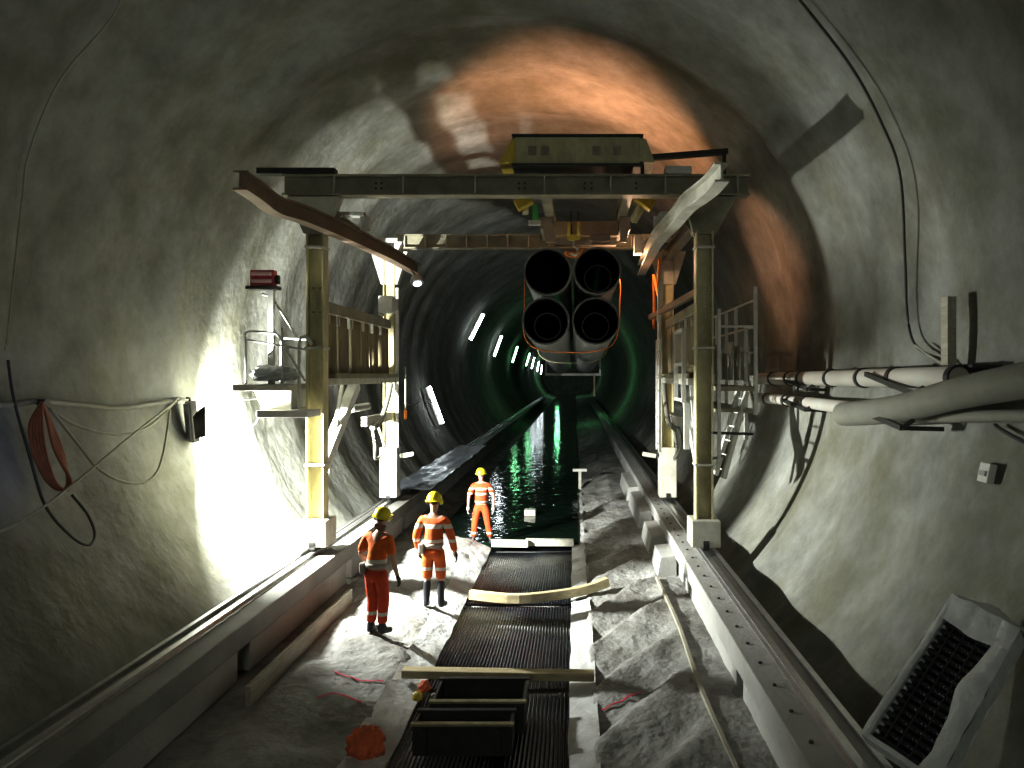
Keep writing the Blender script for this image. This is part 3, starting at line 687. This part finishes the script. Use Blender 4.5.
bracket(785, 380, 808, 389, 15.2, 13.6, 'small dark bracket on the upper pale pipe near the gantry')
bracket(783, 400, 806, 410, 15.0, 13.4, 'small dark bracket on the lower pale pipe near the gantry')
t = thing('wall_plank', 'upright brown plank standing on a shelf bracket on the right wall', 'plank', (5.3, 9.0, 4.25))
m = MB(); m.box((5.33, 8.95, 4.21), (5.40, 9.08, 4.98)); m.box((5.29, 8.93, 4.21), (5.33, 9.1, 4.98)); m.build('upright', plank, t, bev=.006)
m = MB(); m.box((5.25, 8.3, 4.18), (5.56, 9.05, 4.21)); m.build('shelf', darkst, t)
c = on_wall(987, 473, 5.52)
t = thing('wall_box', 'small white box fixed low on the right wall', 'box', c)
q = Matrix.Rotation(RAD(12), 3, 'Y')
m = MB(); m.cbox(c, (.08, .2, .2), q); m.build('box_body', white_p, t, bev=.01)
m = MB(); m.cbox(c + V((-.05, 0, 0)), (.02, .14, .05), q); m.build('cover_plate', housing, t)

def wall_cable(pts, r, mt, lab, name='cable', cat='cable', group=None, rr=5.5, n=6):
    m = MB(); m.tube(smooth_path([on_wall(a, b, rr - (c[0] if c else 0)) for a, b, *c in pts], 8), r, n)
    return tag(m.build(name, mt, smooth='all'), lab, cat, group)
wall_cable([(780, -30), (800, 0), (850, 65), (880, 120), (900, 175), (905, 260), (908, 320), (918, 348), (950, 362)], .018, cablem, 'dark cable hanging down the upper right wall to the plank', group='wall cables')
wall_cable([(915, 345), (930, 356), (948, 366)], .014, cableg, 'short pale cable loop left of the plank', group='wall cables', rr=5.44)
wall_cable([(995, 425), (1005, 432), (1030, 445)], .02, cablem, 'short dark cable under the thin hose at the right frame edge', group='wall cables')

# ------------------------------------------------------------------ left wall: hose, cables, coil, floodlight
wall_cable([(-60, 398), (0, 405), (40, 401), (75, 404), (120, 408), (150, 404), (178, 399)], .035, hosem, 'thick pale hose running along the left wall to the floodlight', 'hose', 'hose', rr=5.47, n=10)
wall_cable([(178, 398), (215, 402), (262, 398)], .02, hosem, 'pale cable running from the floodlight towards the gantry platform', group='wall cables', rr=5.46)
wall_cable([(45, 405), (70, 422), (100, 432), (130, 434), (155, 422), (178, 398)], .02, cableg, 'pale cable sagging shallowly left of the floodlight', group='wall cables', rr=5.40)
wall_cable([(50, 408), (75, 440), (100, 470), (130, 483), (152, 478), (163, 455), (170, 410)], .018, cableg, 'pale cable in the deepest sag left of the floodlight', group='wall cables', rr=5.35)
wall_cable([(176, 401), (130, 437), (75, 483), (20, 522), (-40, 545)], .016, cableg, 'thin cable running diagonally down the left wall', group='wall cables', rr=5.30)
wall_cable([(215, 425), (235, 430), (255, 424), (264, 400)], .015, cableg, 'thin cable sagging right of the floodlight', group='wall cables', rr=5.42)
wall_cable([(8, 360), (14, 400), (28, 450), (45, 505), (70, 535), (88, 545), (95, 535), (88, 515), (72, 495)], .018, cablem, 'dark cable loop hanging below the rust red coil', group='wall cables', rr=5.44)
wall_cable([(5, 350), (8, 330), (22, 200), (30, 150), (60, 80), (110, 20), (130, -20)], .012, cableg, 'faint thin cable up the dark left wall', group='wall cables', rr=5.52)
t = thing('cable_coil', 'rust red cable coil hung in long loops on the left wall', 'cable coil', on_wall(50, 490, 5.4))
for k in range(5):
    o = k * 3
    m = MB(); m.tube(smooth_path([on_wall(a, b, 5.4 - .012 * k) for a, b in ((42, 402), (30 + o, 425), (34 + o, 455), (48 + o * .6, 482), (62 + o * .4, 490), (68 + o * .2, 480), (62 - o * .6, 450), (50 - o * .2, 420), (42, 402))], 6), .02, 6); m.build('loop', rustc, t, smooth='all')
m = MB(); m.cbox(on_wall(43, 402, 5.4), (.1, .1, .07)); m.build('hanger', cablem, t)

# floodlight: housing seen from behind, open barn door
HL = V((-5.19, 13.22, 3.33))
t = thing('floodlight', 'grey box floodlight on the left wall with an open black barn door', 'floodlight', (-5.3, 13.2, 2.95))
q = Matrix.Rotation(RAD(40), 3, 'Z') @ Matrix.Rotation(RAD(-5), 3, 'Y')
m = MB(); m.cbox(HL, (.12, .30, .68), q); hs = m.build('housing', housing, t, bev=.02)
m = MB()
for k in range(5): m.cbox(HL + q @ V((-.075, -.12 + .06 * k, 0)), (.03, .012, .6), q)
m.build('cooling_fins', housing, hs)
m = MB(); m.cbox(HL + q @ V((.062, 0, 0)), (.01, .26, .6), q)
glm = mat('flood_glass', (.9, .95, 1), .2, var=.01, bump=0, emis=(.95, .98, 1), estr=25); m.build('lamp_glass', glm, t)
m = MB(); m.prism([(-5.04, 3.06), (-4.88, 3.10), (-4.88, 3.60), (-5.00, 3.52), (-5.08, 3.42)], 'y', 13.0, 13.02); m.build('barn_door', darkst, t)
m = MB(); m.tube([(-5.22, 13.2, 3.66), (-5.25, 13.24, 3.72), (-5.3, 13.24, 3.72)], .02, 6); m.build('bracket', darkst, t)

# ------------------------------------------------------------------ wrapped package of black bars on the right
bars = mat('glossy_black_bars', (.05, .05, .055), .3, var=.2, scale=8, bump=.03)
def package():
    BL, TL, TR, BR = P(860, 733, 6.45), P(952, 594, 7.05), P(1020, 629, 6.35), P(936, 785, 5.8)
    nrm = (TL - BL).cross(BR - BL).normalized()
    if nrm.x < 0: nrm = -nrm          # away from the viewer, towards the wall
    if nrm.dot(V((0, 0, 1))) > 0: nrm = -nrm
    D = .15
    t = thing('wrapped_package', 'open white plastic wrapped package of black bars leaning on the right wall', 'package', (BL + BR) / 2)
    def uv(u, v, d=0): return BL.lerp(BR, u).lerp(TL.lerp(TR, u), v) + nrm * d
    def patch(fn, nu, nv, nm, mt, amp=.012, seed=0):
        m = MB()
        for j in range(nv + 1):
            for i in range(nu + 1):
                p = fn(i / nu, j / nv); p = p + V((noise.noise(p * 7 + V((seed, 0, 0))), noise.noise(p * 7 + V((0, seed, 5))), noise.noise(p * 7 + V((9, 0, seed))))) * amp
                m.v.append(p)
        for j in range(nv):
            for i in range(nu): m.f.append((j * (nu + 1) + i, j * (nu + 1) + i + 1, (j + 1) * (nu + 1) + i + 1, (j + 1) * (nu + 1) + i))
        return m.build(nm, mt, t, smooth='all')
    # rim of film folded over the open face
    patch(lambda a, b: uv(a * .1, b, -.01 * math.sin(a * PI)), 4, 24, 'film_edge', film, .01, 1)
    patch(lambda a, b: uv(.74 + .26 * a + .05 * math.sin(b * 9) * (1 - a), b, -.015 * math.sin(a * PI)), 8, 30, 'film_edge', film, .016, 2)
    patch(lambda a, b: uv(a, .84 + .16 * b - .05 * (1 - b) * a * 2 * (1 - a), -.01), 14, 8, 'film_flap', film, .018, 3)
    patch(lambda a, b: uv(a, .03 * b, 0), 10, 2, 'film_edge', film, .008, 4)
    # sides
    patch(lambda a, b: uv(0, b, D * a), 4, 20, 'film_side', film, .012, 5)
    patch(lambda a, b: uv(1, b, D * a), 5, 24, 'film_side', film, .02, 6)
    patch(lambda a, b: uv(a, 1 + .10 * math.sin(b * PI * .5) * (1 - abs(a - .5)), D * b), 10, 5, 'film_side', film, .015, 7)
    patch(lambda a, b: uv(a, 0, D * b), 8, 4, 'film_side', film, .01, 8)
    patch(lambda a, b: uv(a, b, D), 8, 12, 'film_back', film, .005, 9)
    # black bars with mesh
    nb = 17
    for k in range(nb):
        v = .05 + .78 * k / (nb - 1)
        m = MB(); a, b2 = uv(.1, v, .07), uv(.8, v, .07)
        m.bar(a, b2, .035, .06, up=nrm)
        for j in range(14):
            c = a.lerp(b2, (j + .5) / 14); m.cbox(c - nrm * .03, (.018, .018, .018))
        m.build('black_bar', bars, t)
    m = MB(); m.add([uv(.06, .02, .14), uv(.84, .02, .14), uv(.84, .9, .14), uv(.06, .9, .14)], [(0, 1, 2, 3)]); m.build('package_core', black, t)
    m = MB(); 
    for u in (.25, .42, .6): m.bar(uv(u, .04, .03), uv(u, .84, .03), .012, .012, up=nrm)
    m.build('tie_strip', darkst, t)
package()

# ------------------------------------------------------------------ tube lights on the far left wall
tubew = mat('white_tube_glow', (1, 1, 1), .3, var=.01, bump=0, emis=(.86, .95, 1), estr=20)
tubeg = mat('green_tube_glow', (.6, 1, .7), .3, var=.01, bump=0, emis=(.35, 1, .5), estr=16)
tl = [(436, 405, 36, 0), (477, 327, 50, 0), (498, 346, 64, 0), (515, 354.5, 80, 1), (528, 359.5, 96, 1), (533, 363, 108, 0), (538, 366.5, 118, 0), (541.5, 369.5, 126, 0)]
for i, (px, py, yy, g) in enumerate(tl):
    a0 = None
    p = on_wall(px, py, 5.22); yy = p.y; d = V((p.x, 0, p.z - ZC)); ang = math.atan2(d.z, d.x)
    r = 5.35
    # rotate to sit on the lining while keeping its angle
    t = thing('tube_light', ['white tube light low on the left wall past the gantry', 'white tube light highest in the row on the left wall', 'second white tube light of the upper row on the left wall', 'greenish tube light third in the upper row on the left wall', 'greenish tube light fourth in the upper row', 'distant tube light fifth in the upper row', 'distant tube light sixth in the upper row', 'most distant tube light at the end of the row'][i], 'tube light', p, 'tube lights on the left wall')
    half = (.85 if i < 4 else 1.1) / r
    c0 = V((p.x, yy, p.z)); rr0 = math.hypot(p.x, p.z - ZC); er = V((math.cos(ang), 0, math.sin(ang))); et = V((-math.sin(ang), 0, math.cos(ang)))
    a, bb = c0 - et * .85, c0 + et * .85
    m = MB(); m.tube([a, bb], .085 if i else .07, 10); m.build('tube', tubeg if g else tubew, t, smooth=True)
    m = MB(); m.bar(a + er * .13, bb + er * .13, .2, .06, up=er); m.build('fixture', housing, t)
    m = MB(); m.bar(c0 + er * .14, er * 5.47 + V((0, yy, ZC)), .06, .06); m.build('bracket', darkst, t)
wall_cable([(405, 402), (412, 405), (425, 400), (432, 404)], .02, cableg, 'pale cable feeding the low tube light past the gantry', group='wall cables', rr=5.3)

# ------------------------------------------------------------------ people
def skinned(pts, edges, radii, sub=2):
    """pts: list of 3-D joints; grows one smooth tapered surface and returns (verts, faces)"""
    me = bpy.data.meshes.new('tmp'); me.from_pydata([V(p) for p in pts], edges, [])
    o = bpy.data.objects.new('tmp', me); COL.objects.link(o)
    o.modifiers.new('Skin', 'SKIN')
    for i, sv in enumerate(me.skin_vertices[0].data):
        r = radii[i]; sv.radius = (r, r) if not isinstance(r, tuple) else r; sv.use_root = (i == 0)
    o.modifiers['Skin'].branch_smoothing = .6
    s = o.modifiers.new('Sub', 'SUBSURF'); s.levels = sub; s.render_levels = sub
    dg = bpy.context.evaluated_depsgraph_get(); ev = o.evaluated_get(dg); em = ev.to_mesh()
    vs = [v.co.copy() for v in em.vertices]; fs = [tuple(p.vertices) for p in em.polygons]
    ev.to_mesh_clear(); bpy.data.objects.remove(o); bpy.data.meshes.remove(me)
    return vs, fs

def worker(name, label, loc, yaw, scale, pose):
    """faces +y at yaw 0, built 1.75 m tall to the crown"""
    root = thing('person', label, 'person', loc)
    root.rotation_euler = (0, 0, 0)
    Rz = Matrix.Rotation(yaw, 3, 'Z')
    L0 = V(loc)
    def W(p): return L0 + Rz @ (V(p) * scale)
    J = pose
    hipz = .92
    el = {s: V(J['elbow'][s]) for s in (-1, 1)}; wr = {s: V(J['wrist'][s]) for s in (-1, 1)}
    kn = {s: V(J['knee'][s]) for s in (-1, 1)}; an = {s: V(J['ankle'][s]) for s in (-1, 1)}
    toe = {s: an[s] + V((.03 * s, .16, -.045)) for s in (-1, 1)}
    lean = V(J.get('lean', (0, 0, 0)))
    pel = V((0, 0, hipz + .03)); bel = V((0, 0, 1.08)) + lean * .3; che = V((0, .0, 1.26)) + lean * .7; up = V((0, -.01, 1.4)) + lean
    nek = V((0, .0, 1.5)) + lean; hd = V(J.get('head', (0, .02, 0)))
    h1 = V((0, .02, 1.58)) + lean + hd * .3; h2 = V((0, .02, 1.66)) + lean + hd * .8; h3 = V((0, .01, 1.72)) + lean + hd
    sh = {s: V((.185 * s, -.01, 1.405)) + lean for s in (-1, 1)}
    hi = {s: V((.095 * s, 0, .88)) for s in (-1, 1)}
    def scaled(mv): return [W(p) for p in mv]
    def emit(parts, nm, mt, parent):
        m = MB()
        for vs, fs in parts: m.add(scaled(vs), fs)
        o = m.build(nm, mt, parent, smooth='all'); return o
    # --- body: one continuous figure, fingers grown as their own chains rooted in the palm
    pts = [pel, bel, che, up, nek, h1, h2, h3]; ra = [.13, .12, .135, .115, .055, (.068, .075), (.078, .09), (.06, .07)]
    ed = [(0, 1), (1, 2), (2, 3), (3, 4), (4, 5), (5, 6), (6, 7)]
    for s in (-1, 1):
        i = len(pts); pts += [sh[s], el[s], wr[s], wr[s] + (wr[s] - el[s]).normalized() * .08]; ra += [.06, .043, .03, (.038, .022)]
        ed += [(3, i), (i, i + 1), (i + 1, i + 2), (i + 2, i + 3)]
        i = len(pts); pts += [hi[s], kn[s], an[s], toe[s]]; ra += [.09, .058, .042, .04]
        ed += [(0, i), (i, i + 1), (i + 1, i + 2), (i + 2, i + 3)]
    # nose and ears
    parts = [skinned(pts, ed, ra)]
    fwd = V((hd.x * .3, 1, 0)).normalized(); rt = V((fwd.y, -fwd.x, 0))
    parts.append(skinned([h2 + fwd * .07 + V((0, 0, -.005)), h2 + fwd * .108 + V((0, 0, -.03))], [(0, 1)], [.014, .016], 1))
    for s in (-1, 1):
        parts.append(skinned([h2 + rt * (.078 * s) + V((0, 0, .01)), h2 + rt * (.092 * s) + V((0, 0, -.03))], [(0, 1)], [.018, .012], 1))
        d = (wr[s] - el[s]).normalized(); f = V((0, 1, 0)); f = (f - d * f.dot(d)).normalized(); o_ = d.cross(f).normalized()
        if o_.x * s < 0: o_ = -o_
        pal = wr[s] + d * .06
        hand = []
        for k, (ln, off) in enumerate(((.075, .027), (.085, .009), (.078, -.009), (.06, -.026))):
            b0 = pal + f * off
            hand.append(skinned([b0, b0 + d * (.03 + ln * .35), b0 + d * (.03 + ln * .7) - o_ * .014, b0 + d * (.03 + ln * .92) - o_ * .034], [(0, 1), (1, 2), (2, 3)], [.0095, .009, .008, .007], 1))
        tb = wr[s] + d * .03 + f * .022
        hand.append(skinned([tb, tb + d * .025 + f * .026, tb + d * .06 + f * .034 - o_ * .01], [(0, 1), (1, 2)], [.012, .011, .008], 1))
        if J.get('glove'):
            hand.append(skinned([wr[s] - d * .03, wr[s] + d * .03, wr[s] + d * .085], [(0, 1), (1, 2)], [.036, (.044, .03), (.044, .026)], 1))
            emit(hand, 'glove', J['glove'], root)
        else: parts += hand
    body = emit(parts, 'body', skin, root)
    # eyes, hair
    for s in (-1, 1):
        m = MB(); c = h2 + fwd * .082 + rt * (.03 * s) + V((0, 0, .002)); m.ring(W(c), Rz @ fwd, [(0, .012), (.008 * scale, .008), (.011 * scale, 0)], 10); m.build('eye', cablem, body)
    emit([skinned([h2 - fwd * .03 + V((0, 0, .03)), h1 - fwd * .035 + V((0, 0, .02))], [(0, 1)], [.083, .06], 2)], 'hair', hairm, root)
    # --- jacket
    pts = [bel + V((0, 0, -.12)), bel, che, up, nek + V((0, 0, -.035))]; ra = [(.172, .15), (.165, .145), (.178, .15), (.15, .13), .075]
    ed = [(0, 1), (1, 2), (2, 3), (3, 4)]
    for s in (-1, 1):
        i = len(pts)
        if J['sleeve'] == 'long':
            pts += [sh[s], el[s], el[s].lerp(wr[s], .9)]; ra += [.088, .066, .052]; ed += [(3, i), (i, i + 1), (i + 1, i + 2)]
        else:
            pts += [sh[s], sh[s].lerp(el[s], .55), sh[s].lerp(el[s], .95)]; ra += [.088, .078, .07]; ed += [(3, i), (i, i + 1), (i + 1, i + 2)]
    lz = lambda z: z * scale
    jm = hi_vis(name + '_jacket', [(lz(a), lz(b)) for a, b in J['bands']], J.get('col', (.95, .24, .035)))
    emit([skinned(pts, ed, ra)], 'jacket', jm, root)
    # belt
    emit([skinned([V((0, 0, .95)), V((0, 0, 1.0)), V((0, 0, 1.05))], [(0, 1), (1, 2)], [(.165, .145), (.178, .158), (.165, .145)], 2)], 'belt', beltm, root)
    if J.get('pouch'):
        m = MB(); m.cbox(W((-.17, -.06, .95)), (.09 * scale, .12 * scale, .16 * scale), Rz); m.build('pouch', beltm, root, bev=.02)
    # --- trousers
    pts = [V((0, 0, 1.0)), V((0, 0, .9))]; ra = [(.16, .14), (.165, .145)]; ed = [(0, 1)]
    for s in (-1, 1):
        i = len(pts); end = J['trouser_end']
        low = kn[s].lerp(an[s], end)
        pts += [hi[s] + V((.01 * s, 0, -.06)), hi[s].lerp(kn[s], .55), kn[s], low]; ra += [.112, .1, .086, .075]
        ed += [(1, i), (i, i + 1), (i + 1, i + 2), (i + 2, i + 3)]
    tm = hi_vis(name + '_trousers', [(lz(a), lz(b)) for a, b in J['tbands']], J.get('tcol', J.get('col', (.95, .24, .035))))
    emit([skinned(pts, ed, ra)], 'trousers', tm, root)
    # --- boots
    for s in (-1, 1):
        top = kn[s].lerp(an[s], J['boot_top'])
        emit([skinned([top, top.lerp(an[s], .5), an[s] + V((0, -.01, 0)), an[s] + V((.015 * s, .08, -.035)), toe[s] + V((0, .03, 0)), an[s] + V((0, -.06, -.04))], [(0, 1), (1, 2), (2, 3), (3, 4), (2, 5)], [.068, .062, .055, .05, .045, .042], 2)], 'boot', bootm, root)
    # --- hard hat
    hc = h2 + V((0, 0, .03)); upv = (h3 - h1).normalized()
    m = MB(); m.ring(W(hc), Rz @ upv, [(0, .135 * scale), (.05 * scale, .128 * scale), (.095 * scale, .095 * scale), (.118 * scale, .05 * scale), (.124 * scale, 0), (.145 * scale, -.008 * scale), (.145 * scale, -.016 * scale), (.118 * scale, -.012 * scale)], 28)
    hh = m.build('hard_hat', helm, root, smooth=True)
    m = MB(); m.prism([(-.09, .1), (.09, .1), (.06, .185), (-.06, .185)], 'z', -.016, -.004)
    R2 = V((0, 1, 0)).rotation_difference(fwd).to_matrix()
    m.v = [W(hc + R2 @ p) for p in m.v]; m.build('peak', helm, hh)
    if J.get('muffs'):
        for s in (-1, 1):
            m = MB(); m.ring(W(h2 + rt * (.09 * s)), Rz @ (rt * s), [(0, .05), (.035, .045), (.045, .02), (.04, 0)], 16); m.build('ear_muff', bootm if s < 0 else helm, hh, smooth=True)
    return root

an_h = .085
poseA = dict(elbow={-1: (-.27, -.02, 1.14), 1: (.29, .0, 1.13)}, wrist={-1: (-.23, .14, .93), 1: (.33, .06, .86)}, knee={-1: (-.085, .04, .5), 1: (.10, .05, .5)}, ankle={-1: (-.08, -.02, an_h), 1: (.1, .0, an_h)},
             lean=(.02, .04, 0), head=(.04, .02, 0), sleeve='short', bands=[(1.03, 1.09)], tbands=[(.28, .33)], trouser_end=.85, boot_top=.75, pouch=True, muffs=True, col=(1., .23, .025), tcol=(.75, .09, .02), glove=gloved)
poseB = dict(elbow={-1: (-.28, -.01, 1.13), 1: (.29, -.01, 1.12)}, wrist={-1: (-.27, .1, .88), 1: (.33, .06, .86)}, knee={-1: (-.11, .03, .5), 1: (.11, .03, .5)}, ankle={-1: (-.11, -.02, an_h), 1: (.12, -.02, an_h)},
             lean=(0, .01, 0), head=(.0, .02, 0), sleeve='long', bands=[(1.26, 1.33), (1.04, 1.09)], tbands=[(.60, .65)], trouser_end=.12, boot_top=.1, pouch=True, muffs=True, col=(.78, .16, .02), glove=gloved)
poseC = dict(elbow={-1: (-.30, .0, 1.13), 1: (.30, .0, 1.13)}, wrist={-1: (-.30, .06, .86), 1: (.31, .06, .87)}, knee={-1: (-.16, .03, .49), 1: (.15, .03, .5)}, ankle={-1: (-.23, -.0, an_h), 1: (.19, -.02, an_h)},
             lean=(0, .0, 0), head=(.0, .02, 0), sleeve='short', bands=[(1.17, 1.22), (1.29, 1.34)], tbands=[(.22, .27)], trouser_end=.9, boot_top=.8, col=(.66, .11, .025), glove=glovel)
def stand(x, y): return max(ground_z(x, y), ramp(x, PROF) + .0)
worker('near', 'worker in orange seen from behind with grey belt, nearest the camera', (-1.78, 11.7, ground_z(-1.78, 11.7) - .01), RAD(-25), 1.02, poseA)
worker('middle', 'worker seen from behind in black rubber boots and dark gloves, in the middle', (-1.22, 13.3, .225), RAD(-6), 1.06, poseB)
worker('far', 'worker facing the camera in short sleeves and pale gloves at the water edge', (-1.08, 18.85, .15), RAD(180), .97, poseC)

# ------------------------------------------------------------------ lights
def light(kind, name, loc, energy, color, direction=None, **kw):
    d = bpy.data.lights.new(name, kind); d.energy = energy; d.color = color
    for k2, v2 in kw.items(): setattr(d, k2, v2)
    o = bpy.data.objects.new(name, d); COL.objects.link(o); o.location = loc
    if direction is not None: o.rotation_euler = V(direction).to_track_quat('-Z', 'Y').to_euler()
    return o
light('AREA', 'flood_beam', (-4.92, 13.36, 3.28), 2700, (.97, 1., .95), (.6, .76, -.36), size=.24)
light('SPOT', 'sodium_beam', (1.05, 17.0, 7.72), 600, (1, .47, .25), (.2, .32, 1), spot_size=RAD(140), spot_blend=.3, shadow_soft_size=.08)
light('POINT', 'corner_lamp', (2.35, 17.9, 6.6), 60, (1, .62, .38), shadow_soft_size=.06)
light('SPOT', 'sodium_side', (3.15, 16.4, 6.3), 130, (1, .48, .28), (1, .12, .12), spot_size=RAD(92), spot_blend=.6, shadow_soft_size=.1)
light('AREA', 'front_fill', (0, -7, 6.5), 190, (.93, 1, .88), (.05, 1, -.28), size=2.5)  # added fill light behind the camera, lifts the dark foreground
light('SPOT', 'blue_beam', (-2.6, 7.2, 2.6), 60, (.25, .35, 1), (-1, .62, .28), spot_size=RAD(38), spot_blend=1., shadow_soft_size=.3)
light('POINT', 'green_lamp', (2.0, 62, 4.2), 110, (.2, 1, .35), shadow_soft_size=.3)
light('POINT', 'green_lamp', (-2.0, 140, 5.2), 300, (.3, 1, .5), shadow_soft_size=.3)

w = bpy.data.worlds.new('World'); S.world = w; w.use_nodes = True
w.node_tree.nodes['Background'].inputs['Color'].default_value = (.55, .62, .56, 1)
w.node_tree.nodes['Background'].inputs['Strength'].default_value = .016

# ------------------------------------------------------------------ camera
cd = bpy.data.cameras.new('camera'); cam = bpy.data.objects.new('camera', cd); COL.objects.link(cam); S.camera = cam
cam.location = (CX, 0, CZ); cam.rotation_euler = (PI / 2, 0, 0)
cd.sensor_width = 36; cd.lens = F / 1024 * 36; cd.shift_x = -63 / 1024; cd.shift_y = -9 / 1024; cd.clip_end = 300
S.view_settings.view_transform = 'Standard'
S.view_settings.exposure = .15
S.view_settings.gamma = .8
S.cycles.sample_clamp_indirect = 6
S.cycles.max_bounces = 6
S.cycles.diffuse_bounces = 2
